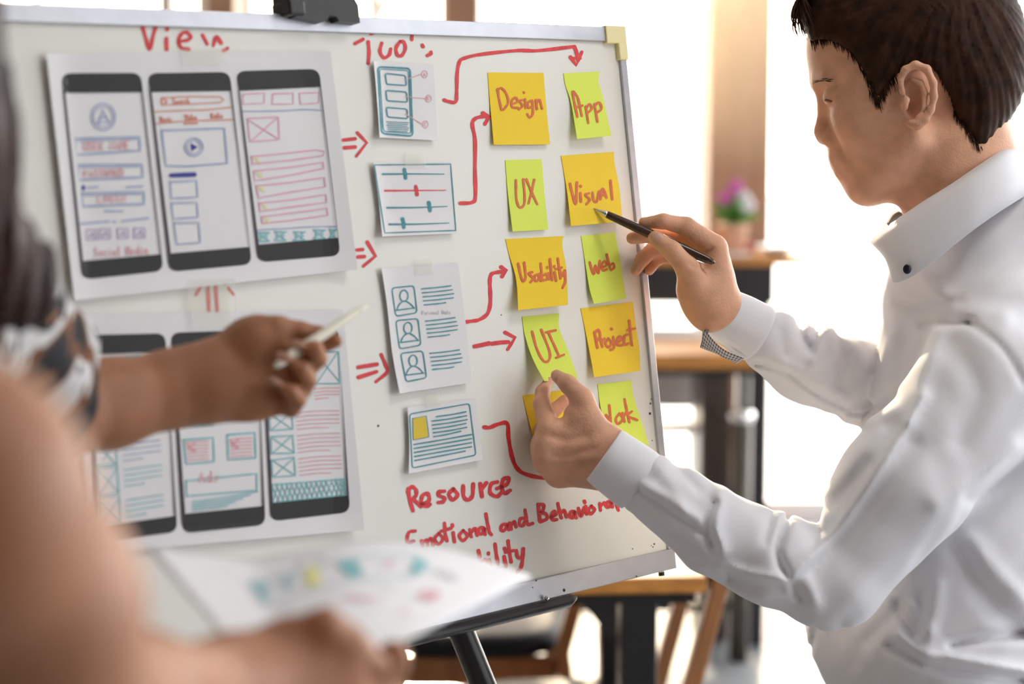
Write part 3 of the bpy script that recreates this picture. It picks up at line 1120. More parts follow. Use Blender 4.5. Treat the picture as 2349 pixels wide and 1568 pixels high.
# ================================================================== PAPER SHEETS ON THE BOARD
def tape(parent, sh, quad):
    st = Strokes(on_board)
    pts = [np.array(q, float) for q in quad]
    V, F = [], []
    n = 6
    for j in range(n + 1):
        for i in range(n + 1):
            u, v = i / n, j / n
            q = (pts[0] * (1 - u) + pts[1] * u) * (1 - v) + (pts[3] * (1 - u) + pts[2] * u) * v
            V.append(sh(q[0], q[1]))
    for j in range(n):
        for i in range(n):
            k = j * (n + 1) + i
            F.append((k, k + n + 1, k + n + 2, k + 1))
    o = mesh_obj('tape_strip', np.array(V), F, M_TAPE, parent, True)
    o['label'] = 'yellowed clear sticky tape'
    return o


def rounded(q, r, n=5):
    """rounded outline of a quad TL, TR, BR, BL in pixels"""
    q = [np.array(p, float) for p in q]
    out = []
    for i in range(4):
        p, a, b = q[i], q[i - 1], q[(i + 1) % 4]
        da, db = (a - p) / np.linalg.norm(a - p), (b - p) / np.linalg.norm(b - p)
        for k in range(n + 1):
            t = k / n
            s0, s1 = p + da * r, p + db * r
            out.append((1 - t) ** 2 * s0 + 2 * t * (1 - t) * p + t * t * s1)
    return out


def phone(sh, sheet, outer, screen, r=22):
    o = rounded(outer, r)
    sc = [np.array(p, float) for p in screen]
    st = Strokes(sh.pt)
    # ring between rounded outline and the screen: bands and thin sides
    V0 = len(st.v)
    tl, tr, br, bl = sc
    n = 6
    top = o[:2 * n]
    bot = o[2 * n:]

    for band, e0, e1 in ((top, tl, tr), (bot, br, bl)):
        m_ = len(band) - 1
        for i in range(m_):
            sub = 8 if i == 5 else 1
            for s_ in range(sub):
                f0, f1 = (i + s_ / sub), (i + (s_ + 1) / sub)
                # inner edge: corner points stay near the screen corner, the straight run crosses it
                g = lambda t: (t / 5 * .08) if t <= 5 else (.08 + (t - 5) * .84 if t <= 6 else .92 + (t - 6) / 5 * .08)
                b0 = band[i] + (band[i + 1] - band[i]) * (s_ / sub)
                b1 = band[i] + (band[i + 1] - band[i]) * ((s_ + 1) / sub)
                i0, i1 = e0 + (e1 - e0) * g(f0), e0 + (e1 - e0) * g(f1)
                for r0 in range(4):
                    u0, u1 = r0 / 4, (r0 + 1) / 4
                    st.poly([b0 + (i0 - b0) * u0, b1 + (i1 - b1) * u0, b1 + (i1 - b1) * u1, b0 + (i0 - b0) * u1], M_PRINT, .0006)
    for (oa, ob_, ia, ib) in ((o[0], o[-1], tl, bl), (o[2 * n - 1], o[2 * n], tr, br)):
        for r0 in range(16):
            u0, u1 = r0 / 16, (r0 + 1) / 16
            st.poly([oa + (ob_ - oa) * u0, ia + (ib - ia) * u0, ia + (ib - ia) * u1, oa + (ob_ - oa) * u1], M_PRINTEDGE, .0006)
    ob = st.build('phone_outline', sheet, 'black printed phone frame')
    return ob


def quad_map(q):
    q = [np.array(p, float) for p in q]

    def f(u, v):
        return (q[0] * (1 - u) + q[1] * u) * (1 - v) + (q[3] * (1 - u) + q[2] * u) * v
    return f


def rect(st, f, u0, v0, u1, v1, w, m, jit=0.006):
    r = lambda: rng.uniform(-jit, jit)
    c = [f(u0 + r(), v0 + r()), f(u1 + r(), v0 + r()), f(u1 + r(), v1 + r()), f(u0 + r(), v1 + r())]
    st.line(c, w, m, False, closed=True)
    return st


def seg(st, f, pts, w, m):
    st.line([f(u, v) for u, v in pts], w, m, len(pts) > 2)


def make_sheet(label, left, right, hfun, group, nu=10, nv=14, m=None, name='wireframe_sheet', cat='paper'):
    sh = Sheet(left, right, hfun).prep()
    c = sh.pt(*(np.mean([left[-1], right[-1]], 0)))
    root = empty(name, c, label, cat, group)
    sh.build('paper', m or M_PAPER, root, nu, nv)
    return sh, root


h_big = lambda u, v: 0.0015 + 0.006 * max(0, (u - .9) / .1) * (0.4 + .6 * v) + 0.004 * max(0, (.06 - u) / .06) + 0.004 * max(0, (v - .93) / .07)
sh, s1 = make_sheet('large sheet with three colourful phone screens taped under the word View', [(106, 122), (171, 689)], [(758, 118), (820, 618)], h_big, 'large phone wireframe sheets', 24, 20)
tape(s1, lambda x, y: on_board(x, y, .006), [(418, 112), (520, 110), (520, 148), (420, 150)])
tape(s1, lambda x, y: on_board(x, y, .006), [(432, 640), (538, 636), (541, 715), (436, 716)])
phone(sh, s1, [(141, 168), (323, 167), (375, 621), (190, 641)], [(150, 213), (325, 211), (368, 583), (191, 598)])
phone(sh, s1, [(339, 168), (527, 165), (578, 606), (390, 623)], [(348, 211), (529, 208), (572, 566), (392, 581)])
phone(sh, s1, [(542, 163), (732, 158), (781, 586), (593, 601)], [(550, 208), (734, 199), (775, 545), (594, 561)])

st = Strokes(sh.pt)
st.loop(237, 268, 28, 31, 3, M_BLUE).loop(237, 268, 22, 24, 2.5, M_BLUE)
st.line([(226, 284), (236, 252), (250, 280)], 4, M_BLUE, False).line([(229, 270), (246, 268)], 3.5, M_BLUE, False).line([(224, 281), (251, 279)], 3, M_BLUE, False)
for q in ([(171, 318), (320, 314), (322, 345), (174, 355)], [(178, 378), (326, 377), (328, 406), (181, 413)], [(187, 443), (330, 440), (330, 468), (191, 473)]):
    st.line(q, 5, M_BLUE, False, closed=True)
    st.line([(q[0][0] + 5, q[0][1] + 6), (q[1][0] - 6, q[1][1] + 5)], 2, M_BLUE, False)
write_small(st, 'USER NAME', 192, 326, 300, 323, 19, 2.6, M_PINKR)
write_small(st, 'PASSWORD', 192, 390, 286, 387, 17, 2.8, M_PINKR)
write_small(st, 'LOGIN', 224, 448, 290, 447, 17, 2.6, M_PINKR)
st.line([(191, 428), (191, 433)], 9, M_BLUED, False).line([(201, 430), (225, 428)], 4, M_BLUE).line([(290, 429), (327, 427)], 3.5, M_BLUE)
st.line([(240, 484), (282, 484)], 4, M_BLUE).line([(185, 513), (250, 507)], 4, M_BLUE).line([(260, 508), (264, 508)], 5, M_BLUE).line([(279, 507), (340, 500)], 4, M_BLUE)
for x, y in ((210, 538), (241, 536), (282, 535), (320, 534)):
    st.line([(x - 12, y - 11), (x + 12, y - 12), (x + 13, y + 11), (x - 12, y + 12)], 3, M_PURPLE, False, closed=True)
    st.line([(x - 6, y + 6), (x + 5, y - 6), (x + 6, y + 6)], 4, M_PURPLE, False)
write_small(st, 'Social Media', 216, 568, 342, 562, 20, 2.6, M_PINKR)
st.build('screen_sketch', s1, 'blue and pale red login screen sketch')
st = Strokes(sh.pt)
st.line([(371, 224), (440, 221), (505, 222), (514, 229), (505, 235), (440, 238), (372, 241)], 2.6, M_ORANGE, False, closed=True)
st.loop(376, 233, 6, 6, 3, M_ORANGE)
write_small(st, 'Search', 396, 226, 436, 225, 13, 2.6, M_ORANGE)
st.line([(352, 256), (420, 253), (470, 252), (531, 246)], 2.6, M_ORANGE).line([(356, 284), (430, 277), (480, 276), (535, 274)], 2.6, M_ORANGE)
write_small(st, 'Music', 367, 267, 396, 266, 13, 2.4, M_ORANGE)
write_small(st, 'Video', 424, 263, 452, 262, 14, 3.2, M_ORANGE)
write_small(st, 'Radio', 484, 259, 512, 258, 13, 2.4, M_ORANGE)
st.line([(424, 283), (452, 282)], 4.5, M_ORANGE, False)
st.line([(371, 299), (515, 294), (522, 374), (430, 381), (381, 380)], 4, M_BLUE, False, closed=True)
st.loop(445, 337, 21, 21, 2.6, M_BLUE).loop(445, 337, 15, 16, 2.2, M_BLUE)
st.poly([(438, 328), (454, 337), (439, 347)], M_BLUED)
st.line([(393, 402), (446, 400)], 10, M_BLUED)
for q in ([(391, 417), (451, 414), (454, 452), (393, 455)], [(393, 466), (452, 464), (455, 498), (398, 502)], [(399, 511), (456, 510), (460, 556), (406, 560)]):
    st.line(q, 3.4, M_BLUE, False, closed=True)
st.build('screen_sketch', s1, 'orange and blue video screen sketch')
st = Strokes(sh.pt)
for q in ([(557, 216), (607, 213), (606, 236), (558, 239)], [(626, 215), (673, 213), (673, 238), (625, 239)], [(687, 214), (732, 212), (731, 236), (690, 239)]):
    st.line(q, 2.6, M_PINK, False, closed=True)
st.line([(555, 255), (640, 254), (700, 251), (738, 253)], 3, M_BLUE)
st.line([(568, 272), (639, 268), (641, 320), (574, 325)], 3, M_PINK, False, closed=True).line([(569, 274), (640, 319)], 2.6, M_PINK, False).line([(576, 324), (638, 269)], 2.6, M_PINK, False)
for q in ([(577, 359), (650, 352), (725, 344), (744, 347), (741, 357), (660, 368), (580, 376)], [(582, 392), (660, 384), (742, 372), (743, 386), (670, 401), (585, 414)], [(588, 426), (660, 419), (744, 407), (747, 428), (670, 440), (594, 454)], [(594, 466), (670, 458), (748, 446), (750, 464), (670, 474), (597, 485)], [(600, 497), (670, 488), (750, 478), (753, 493), (670, 505), (602, 512)]):
    st.line(q, 3.2, M_PINK, False, closed=True)
    c = np.array(q[0]) + (5, 4)
    st.line([c + (2, 0), c + (12, 2), c + (4, 6), c + (14, 8)], 4, M_YELINK, False)
st.line([(590, 527), (650, 524), (710, 520), (772, 519)], 2.6, M_BLUE)
for x, y in ((605, 543), (643, 541), (687, 541), (733, 537), (764, 536)):
    w_ = 13 if x < 750 else 7
    for q in ([(x - w_, y - 10), (x + w_, y + 10)], [(x - w_, y + 9), (x + w_, y - 10)], [(x - w_, y - 10), (x + w_, y - 9)], [(x - w_, y + 10), (x + w_, y + 10)], [(x - w_ + 4, y), (x + w_ - 4, y)]):
        st.line(q, 3.4, M_TEALL, False)
st.build('screen_sketch', s1, 'pink and turquoise list screen sketch')

sh, s2 = make_sheet('large sheet with three teal phone screens behind the pointing hand', [(163, 722), (217, 1268)], [(787, 709), (836, 1215)], h_big, 'large phone wireframe sheets', 24, 20)
tape(s2, lambda x, y: on_board(x, y, .007), [(440, 716), (540, 714), (541, 752), (443, 754)])
phone(sh, s2, [(197, 768), (379, 764), (407, 1219), (226, 1242)], [(203, 813), (381, 806), (401, 1183), (231, 1206)])
phone(sh, s2, [(392, 763), (590, 756), (609, 1203), (420, 1222)], [(399, 806), (592, 797), (603, 1160), (425, 1178)])
phone(sh, s2, [(600, 756), (776, 750), (803, 1174), (622, 1195)], [(606, 799), (779, 792), (796, 1136), (626, 1153)])
st = Strokes(sh.pt)
st.poly([(258, 817), (322, 812), (322, 824), (259, 829)], M_TEALL)
f = quad_map([(203, 813), (381, 806), (401, 1183), (231, 1206)])
for (y0, y1) in ((0.52, .66), (.67, .82), (.85, .99)):
    rect(st, f, .02, y0 - .02, .28, y1, 2.6, M_TEALL)
    seg(st, f, [(.02, y0), (.28, y1)], 2.2, M_TEALL)
    seg(st, f, [(.28, y0), (.02, y1)], 2.2, M_TEALL)
    for k in range(4):
        seg(st, f, [(.36, y0 + .02 + k * .032), (.6, y0 + .016 + k * .032), (.86 if k < 3 else .6, y0 + .012 + k * .032)], 2.4, M_BLUE if y0 < .6 else M_TEALL)
st.build('screen_sketch', s2, 'teal list screen sketch')
st = Strokes(sh.pt)
f = quad_map([(399, 806), (592, 797), (603, 1160), (425, 1178)])
rect(st, f, .02, .10, .42, .47, 3, M_TEALL)
rect(st, f, .05, .55, .41, .70, 4, M_TEALL); rect(st, f, .59, .53, .93, .69, 4, M_TEALL)
for u0 in (.08, .62):
    for k in range(6):
        seg(st, f, [(u0, .565 + k * .022), (u0 + .15, .563 + k * .022), (u0 + .27, .567 + k * .022)], 2.4, M_PINKR)
    seg(st, f, [(u0, .57), (u0 + .1, .62), (u0 + .02, .6), (u0 + .1, .57)], 3, M_PINKR)
rect(st, f, .04, .79, .94, .90, 3.4, M_TEALL, .012)
write_small(st, 'Ads', 456, 1082, 506, 1080, 24, 3, M_PINKR)
for k in range(5):
    seg(st, f, [(.10, .928 + k * .014), (.4, .925 + k * .014), (.95 - .1 * k, .905 + k * .018)], 2.4, M_TEALL)
st.build('screen_sketch', s2, 'teal and pale red advert screen sketch')
st = Strokes(sh.pt)
f = quad_map([(606, 799), (779, 792), (796, 1136), (626, 1153)])
rect(st, f, .66, .04, .98, .25, 3, M_TEALL); seg(st, f, [(.66, .25), (.98, .04)], 2.4, M_TEALL); seg(st, f, [(.70, .06), (.98, .24)], 2.4, M_TEALL)
for k in range(4):
    seg(st, f, [(.64, .28 + k * .022), (.8, .276 + k * .022), (.97 if k < 3 else .8, .28 + k * .022)], 2.2, M_PINKR)
for v in (.42, .57, .72):
    rect(st, f, .02, v, .32, v + .115, 3, M_TEALL)
    seg(st, f, [(.02, v), (.32, v + .115)], 2.4, M_TEALL); seg(st, f, [(.32, v), (.02, v + .115)], 2.4, M_TEALL)
    for k in range(5):
        seg(st, f, [(.38, v + .01 + k * .027), (.6, v + .005 + k * .027), (.95 if k < 4 else .8, v + .012 + k * .027)], 2.0, M_PINKR)
rect(st, f, .0, .885, .985, .995, 3, M_TEALL)
for k in range(15):
    u = .0 + k * .066
    seg(st, f, [(u, .885), (min(u + .09, .985), .995)], 2.6, M_TEALL); seg(st, f, [(min(u + .09, .985), .885), (u, .995)], 2.6, M_TEALL)
st.build('screen_sketch', s2, 'teal and pink gallery screen sketch')

# ---- four small sketch sheets
h_small = lambda u, v: 0.0012 + 0.004 * max(0, (v - .6) / .4) ** 2 + 0.003 * max(0, (.1 - u) / .1)
sh, s3 = make_sheet('small white sheet with a teal handheld and lettered callouts, uppermost of the sketch sheets', [(857, 140), (861, 180), (868, 270), (871, 315)], [(995, 148), (1004, 322)], h_small, 'small sketch sheets', name='sketch_sheet')
st = Strokes(sh.pt)
st.line(rounded([(867, 153), (941, 157), (947, 312), (876, 306)], 9), 4, M_TEAL, False, closed=True)
st.line(rounded([(871, 158), (937, 162), (943, 306), (880, 301)], 7), 1.6, M_TEAL, False, closed=True)
for q in ([(884, 168), (930, 173), (933, 196), (887, 193)], [(885, 207), (933, 211), (935, 234), (888, 231)], [(886, 246), (934, 250), (936, 272), (889, 268)]):
    st.line(rounded(q, 5), 2.8, M_TEAL, False, closed=True)
for k in range(6):
    st.line([(886 + k * .8 + (k % 2) * 2, 279 + k * 4.2), (910, 280 + k * 4.1), (938 - (k % 3) * 2, 281 + k * 4.2)], 1.6, M_TEAL)
for (cx, cy, ch, x0, y0) in ((974, 170, 'A', 927, 184), (983, 226, 'B', 930, 222), (976, 285, 'C', 930, 261)):
    st.loop(cx, cy, 6.5, 8.2, 1.5, M_PINKR)
    st.line([(x0, y0), (cx - 7, cy)], 1.6, M_PINKR, False)
    write_small(st, ch, cx - 3, cy - 4, cx + 3, cy - 4, 8, 1.4, M_PINKR)
st.build('sketch', s3, 'teal handheld drawing with callouts')

sh, s4 = make_sheet('white sheet with four drawn sliders, one of them red', [(856, 373), (868, 455), (877, 542)], [(1037, 372), (1048, 535)], h_small, 'small sketch sheets', name='sketch_sheet')
tape(s4, lambda x, y: on_board(x, y, .0034), [(928, 350), (975, 350), (977, 384), (930, 384)])
st = Strokes(sh.pt)
st.line([(859, 378), (1034, 376), (1046, 528), (883, 534)], 2.4, M_TEAL, False, closed=True)
for (x0, y0, x1, y1, kx, ky, m) in ((878, 399, 1019, 399, 930, 398, M_TEAL), (883, 437, 1023, 436, 956, 436, M_RED), (888, 476, 1026, 473, 986, 473, M_TEAL), (893, 514, 1030, 511, 926, 511, M_TEAL)):
    st.line([(x0, y0), ((x0 + x1) / 2, y0 - .5), (x1, y1)], 4.2, m, taper=True)
    st.line([(kx - 2, ky - 9), (kx, ky), (kx + 1, ky + 10)], 8, m)
st.build('sketch', s4, 'four sliders in teal and red')

sh, s5 = make_sheet('white sheet with three framed head-and-shoulder icons and teal lines', [(875, 615), (888, 700), (900, 810), (917, 902)], [(1051, 602), (1068, 740), (1083, 877)], lambda u, v: .0012 + .005 * max(0, v - .5) ** 2 * 4 + .003 * max(0, (.1 - u) / .1), 'small sketch sheets', name='sketch_sheet')
tape(s5, lambda x, y: on_board(x, y, .0034), [(950, 595), (992, 592), (995, 628), (953, 632)])
st = Strokes(sh.pt)
for q, hc in (([(899, 660), (950, 655), (957, 717), (908, 725)], (927, 678)), ([(908, 735), (959, 730), (966, 791), (917, 800)], (936, 752)), ([(919, 810), (970, 804), (979, 866), (932, 875)], (948, 827))):
    st.line(rounded(q, 8), 2.8, M_TEAL, False, closed=True)
    st.loop(hc[0], hc[1], 9.5, 13, 2.8, M_TEAL, 60, 400)
    x, y = hc
    st.line([(x - 17, y + 33), (x - 10, y + 19), (x + 1, y + 12), (x + 14, y + 18), (x + 24, y + 29)], 2.8, M_TEAL)
    st.line([(x - 17, y + 33), (x + 24, y + 28)], 2.8, M_TEAL, False)
for x0, y0, x1, y1 in ((967, 662, 1035, 655), (976, 736, 1044, 728), (986, 810, 1054, 802)):
    for k in range(5):
        fx = .72 if k == 4 else (1.0 + .02 * (k % 3))
        st.line([(x0 + k * 1.6, y0 + k * 9.2), (x0 + (x1 - x0) * .5 + k * 1.6, y0 + (y1 - y0) * .5 + k * 9.2 + .6), (x0 + (x1 - x0) * fx + k * 1.6, y0 + (y1 - y0) * fx + k * 9.2)], 2.6, M_TEAL)
write_small(st, 'Personal Data', 968, 712, 1034, 711, 9, 1.2, M_GREY)
st.build('sketch', s5, 'teal profile icons and text lines')

sh, s6 = make_sheet('white sheet with a yellow crossed picture box and teal text lines', [(935, 934), (939, 1010), (938, 1086)], [(1091, 912), (1100, 985), (1107, 1054)], h_small, 'small sketch sheets', name='sketch_sheet')
tape(s6, lambda x, y: on_board(x, y, .0034), [(975, 905), (1010, 901), (1012, 930), (978, 934)])
st = Strokes(sh.pt)
st.line(rounded([(940, 949), (1077, 925), (1092, 1043), (946, 1073)], 7), 2.6, M_TEAL, False, closed=True)
st.poly([(947, 960), (978, 954), (984, 1001), (948, 1008)], M_YELBOX)
st.line([(947, 960), (978, 954), (984, 1001), (948, 1008)], 2.4, M_TEAL, False, closed=True).line([(949, 962), (982, 999)], 1.6, M_GREY, False).line([(977, 956), (950, 1005)], 1.6, M_GREY, False)
for k in range(6):
    x0 = 1001 if k == 0 else 990 + k
    y0 = 955 + k * 9.0 if k == 0 else 956.5 + k * 8.9
    x1 = 1069 + (k % 3) * 1.5 if k < 5 else 1057
    y1 = 944 + k * 8.9
    st.line([(x0, y0), ((x0 + x1) / 2, (y0 + y1) / 2 + 1), (x1, y1)], 3, M_TEAL)
for k in range(5):
    x1, y1 = (1082, 996 + k * 9.3) if k < 4 else (1067, 1034)
    st.line([(949 + k * .6, 1019 + k * 9.2), (1010, 1009 + k * 9.0), (x1, y1)], 3, M_TEAL)
st.build('sketch', s6, 'teal news card with yellow picture box')

# ================================================================== STICKY NOTES
def note(word, label, m, left, right, lift, strokes, w=5.5, pw=2.0, ink=None):
    hf = lambda u, v: lift * max(0.0, (v - .12) / .88) ** pw
    sh, root = make_sheet(label, left, right, hf, 'sticky notes on the board', 8, 14, m, 'sticky_note', 'sticky note')
    if strokes:
        st = Strokes(sh.pt)
        for s_ in strokes:
            st.line(s_, w, ink or M_NOTEINK)
        st.build('handwriting', root, 'orange red handwritten word')
    return sh, root


note('Design', 'amber sticky note reading Design', M_NOTEY, [(1119, 166), (1125, 245), (1133, 332)], [(1247, 167), (1254, 250), (1262, 331)], .004, [
    [(1142, 204), (1146, 230), (1151, 252)], [(1141, 207), (1151, 202), (1163, 217), (1166, 236), (1155, 252)], [(1174, 239), (1187, 233), (1184, 224), (1175, 230), (1175, 245), (1189, 247)], [(1200, 229), (1192, 232), (1199, 242), (1191, 251)], [(1205, 227), (1206, 248)], [(1202, 211), (1203, 213)], [(1221, 230), (1211, 236), (1213, 247), (1221, 243), (1222, 231), (1223, 259), (1216, 269), (1210, 261)], [(1230, 229), (1232, 250)], [(1231, 237), (1238, 229), (1244, 249)]], 5.0)
note('App', 'lime sticky note reading App', M_NOTEG, [(1293, 168), (1297, 195), (1310, 235), (1324, 319)], [(1376, 164), (1373, 185), (1384, 225), (1403, 311)], .010, [
    [(1314, 210), (1318, 235), (1325, 268)], [(1316, 210), (1326, 225), (1335, 266)], [(1321, 246), (1336, 242)], [(1344, 244), (1350, 282)], [(1345, 248), (1353, 239), (1358, 249), (1348, 259)], [(1364, 238), (1371, 279)], [(1365, 241), (1375, 235), (1380, 249), (1369, 259)]], 5.5)
note('UX', 'lime sticky note reading UX', M_NOTEG, [(1159, 367), (1166, 450), (1176, 531)], [(1243, 365), (1250, 450), (1258, 526)], .004, [
    [(1184, 413), (1185, 455), (1192, 475), (1202, 470), (1204, 450), (1201, 411)], [(1208, 411), (1219, 438), (1233, 468)], [(1226, 412), (1220, 440), (1213, 466)]], 5.2)
note('Visual', 'amber sticky note reading Visual, under the pen tip', M_NOTEY, [(1287, 357), (1292, 385), (1301, 440), (1310, 518)], [(1409, 348), (1410, 375), (1421, 430), (1428, 508)], .008, [
    [(1308, 421), (1314, 446), (1321, 468), (1323, 443), (1324, 418)], [(1332, 443), (1333, 462)], [(1332, 426), (1333, 428)], [(1351, 443), (1343, 447), (1353, 457), (1346, 468)], [(1360, 441), (1362, 458), (1369, 462), (1375, 439)], [(1378, 457), (1383, 432), (1392, 453)], [(1380, 447), (1389, 446)], [(1401, 414), (1405, 457)]], 5.5)
note('Usability', 'amber sticky note reading Usability', M_NOTEY, [(1160, 548), (1167, 580), (1184, 640), (1189, 711)], [(1294, 541), (1290, 562), (1300, 620), (1303, 699)], .012, [
    [(1189, 604), (1196, 635), (1201, 645), (1206, 634), (1203, 602)], [(1221, 624), (1213, 627), (1223, 638), (1217, 647)], [(1237, 628), (1227, 633), (1229, 644), (1236, 640), (1237, 629), (1241, 644)], [(1241, 604), (1244, 642)], [(1245, 632), (1255, 628), (1255, 640), (1246, 642)], [(1258, 626), (1260, 640)], [(1256, 612), (1256, 614)], [(1262, 594), (1267, 642)], [(1273, 624), (1276, 644)], [(1272, 610), (1272, 612)], [(1280, 592), (1286, 638)], [(1275, 617), (1289, 613)], [(1285, 620), (1289, 634), (1296, 620)], [(1296, 620), (1297, 645), (1291, 660)]], 5.5)
note('Web', 'lime sticky note reading Web', M_NOTEG, [(1333, 541), (1341, 590), (1352, 660), (1363, 697)], [(1411, 532), (1422, 590), (1437, 684)], .006, [
    [(1353, 601), (1362, 629), (1366, 608), (1373, 627), (1376, 598)], [(1382, 613), (1392, 607), (1388, 599), (1381, 606), (1383, 620), (1392, 617)], [(1392, 583), (1400, 617)], [(1400, 608), (1407, 604), (1409, 613), (1402, 619)]], 5.2)
note('UI', 'lime sticky note reading UI, its foot pinched by the man', M_NOTEG, [(1198, 726), (1204, 768), (1222, 822), (1249, 874)], [(1283, 718), (1283, 752), (1302, 800), (1326, 866)], .022, [
    [(1221, 760), (1232, 800), (1247, 827), (1259, 826), (1261, 806), (1242, 756)], [(1258, 761), (1271, 790), (1283, 817)], [(1253, 762), (1275, 757)], [(1276, 820), (1294, 813)]], 5.5)
note('Project', 'amber sticky note reading Project', M_NOTEY, [(1332, 707), (1345, 768), (1357, 830), (1363, 865)], [(1452, 692), (1460, 755), (1467, 800), (1469, 850)], .009, [
    [(1364, 761), (1371, 797)], [(1364, 763), (1373, 756), (1377, 771), (1368, 783)], [(1378, 776), (1382, 795)], [(1380, 783), (1387, 776)], [(1396, 776), (1389, 787), (1396, 796), (1403, 786), (1396, 776)], [(1407, 772), (1409, 796), (1401, 802)], [(1403, 753), (1404, 755)], [(1414, 786), (1426, 779), (1423, 771), (1416, 779), (1417, 791), (1428, 791)], [(1441, 767), (1433, 771), (1433, 789), (1442, 787)], [(1444, 735), (1450, 792)], [(1439, 757), (1457, 753)]], 5.6)
note('Work', 'lime sticky note reading Work, partly hidden by the lower hand', M_NOTEG, [(1371, 881), (1378, 935), (1390, 975), (1400, 1010)], [(1449, 872), (1453, 905), (1470, 960), (1489, 1020)], .012, [
    [(1375, 945), (1384, 975), (1390, 950), (1401, 970), (1398, 929)], [(1421, 948), (1413, 960), (1418, 972), (1429, 960), (1421, 948)], [(1428, 947), (1433, 967)], [(1431, 955), (1437, 944)], [(1433, 915), (1438, 940), (1444, 968)], [(1450, 943), (1440, 953), (1462, 963)]], 5.5)
note('blank', 'amber sticky note mostly hidden behind the lower hand', M_NOTEY, [(1199, 906), (1207, 940), (1222, 1000), (1238, 1066)], [(1305, 893), (1310, 930), (1330, 990), (1345, 1045)], .010, [])

# added scattering volume, stands in for warm lens flare over the broad pillar
M_FLARE = bpy.data.materials.new('flare_glow_volume')
M_FLARE.use_nodes = True
_nt = M_FLARE.node_tree
_nt.nodes.remove(_nt.nodes['Principled BSDF'])
_vs = _nt.nodes.new('ShaderNodeVolumeScatter')
_vs.inputs['Color'].default_value = (1, .84, .62, 1)
_vs.inputs['Anisotropy'].default_value = 0.75
_tc = _nt.nodes.new('ShaderNodeTexCoord')
_sp = _nt.nodes.new('ShaderNodeSeparateXYZ')
_mr = _nt.nodes.new('ShaderNodeMapRange')        # thicker towards the ceiling
for i_, v_ in ((1, 0.10), (2, 0.95), (3, 0.0), (4, 0.075)):
    _mr.inputs[i_].default_value = v_
_nt.links.new(_tc.outputs['Object'], _sp.inputs[0])
_nt.links.new(_sp.outputs[2], _mr.inputs[0])
_nt.links.new(_mr.outputs[0], _vs.inputs['Density'])
_nt.links.new(_vs.outputs[0], _nt.nodes['Material Output'].inputs['Volume'])
hz = MB().box((2.27, 4.85, 2.27), (4.0, 4.6, 1.84)).build('flare_glow', M_FLARE, None)
tag(hz, 'added warm glow standing in for lens flare', 'flare_glow', kind='stuff')

# ================================================================== THE MAN IN THE WHITE SHIRT
D0 = 2.0
MPX = FPX / D0 / 1000.0            # pixels per millimetre at the head's mid plane


def Q(px, py, L):
    return C(px, py, D0 - L / 1000.0)


def axes2(tilt_deg):
    """rows: forward (image left, down by the tilt), up, towards the camera"""
    t = math.radians(tilt_deg)
    f = np.array([-math.cos(t), math.sin(t), 0])
    u = np.array([-math.sin(t), -math.cos(t), 0])
    return np.array([f, u, [0, 0, -1]], np.float32)


def mm(*a):
    return [v / 1000.0 for v in a]


def qcap(s, a, b, ra, rb, k=6, op='u'):
    return s.cap(Q(*a), Q(*b), ra / 1000, rb / 1000, k / 1000, op)


def qtube(s, pts, k=4, op='u'):
    for i in range(len(pts) - 1):
        a, b = pts[i], pts[i + 1]
        qcap(s, a[:3], b[:3], a[3], b[3], k if i == 0 else 3, op)
    return s


man_xy = P(2200, 1500, 2.07)
man = empty('person', (man_xy[0], man_xy[1], 0), 'short-haired man in a white shirt, pen in one hand, pinching a lime note', 'person')
mb_ = SDF()
# head
ax12, ax20 = axes2(14), axes2(20)
mb_.ell(Q(2090, 88, 0), mm(103, 100, 74), ax12, .02)
mb_.ell(Q(1944, 135, 0), mm(37, 52, 54), ax12, .035)
mb_.ell(Q(1998, 285, 0), mm(45, 88, 53), ax20, .025)
for sg in (1, -1):
    qcap(mb_, (2085, 318, 50 * sg), (1990, 425, 15 * sg), 21, 17, 22)
    mb_.ell(Q(1975, 275, 37 * sg), mm(29, 34, 24), ax20, .02)      # cheek
    mb_.ell(Q(2050, 215, 56 * sg), mm(30, 34, 16), ax20, .02)      # temple, cheekbone arch
    qcap(mb_, (1884, 192, 12 * sg), (1900, 186, 34 * sg), 9, 8, 12)  # brow
qcap(mb_, (1984, 426, 8), (1984, 426, -8), 18.5, 18.5, 14)
mb_.ell(Q(1946, 362, 0), mm(21, 28, 27), ax20, .016)               # muzzle
for sg in (1, -1):                                                  # eye sockets
    mb_.ell(Q(1878, 226, 30 * sg), mm(15, 11, 15), ax20, .014, 's')
    mb_.ell(Q(1915, 220, 30 * sg), mm(13, 11.5, 14), ax20, .005)   # lowered eyelid
qtube(mb_, [(1902, 205, 0, 8), (1894, 250, 0, 8), (1890, 300, 0, 10.5), (1893, 311, 0, 10.5)], 10)
for sg in (1, -1):
    mb_.ell(Q(1908, 315, 11 * sg), mm(12, 9, 8), ax20, .006)
    qcap(mb_, (1902, 326, 7 * sg), (1897, 325, 6 * sg), 2.2, 2.2, 2.5, 's')
qtube(mb_, [(1934, 364, 22, 3.5), (1919, 361, 8, 7), (1919, 362, 0, 6.5), (1919, 361, -8, 7), (1934, 364, -22, 3.5)], 6)
qtube(mb_, [(1948, 386, 20, 3.5), (1934, 393, 7, 7.8), (1934, 393, -7, 7.8), (1948, 386, -20, 3.5)], 6)
qtube(mb_, [(1944, 381, 22, .9), (1925, 380, 10, 1.1), (1919, 380, 0, 1.1), (1925, 380, -10, 1.1), (1944, 381, -22, .9)], 3, 's')
qtube(mb_, [(1912, 318, 24, 1.5), (1925, 340, 27, 1.0), (1938, 362, 31, .6)], 9, 's')   # smile line
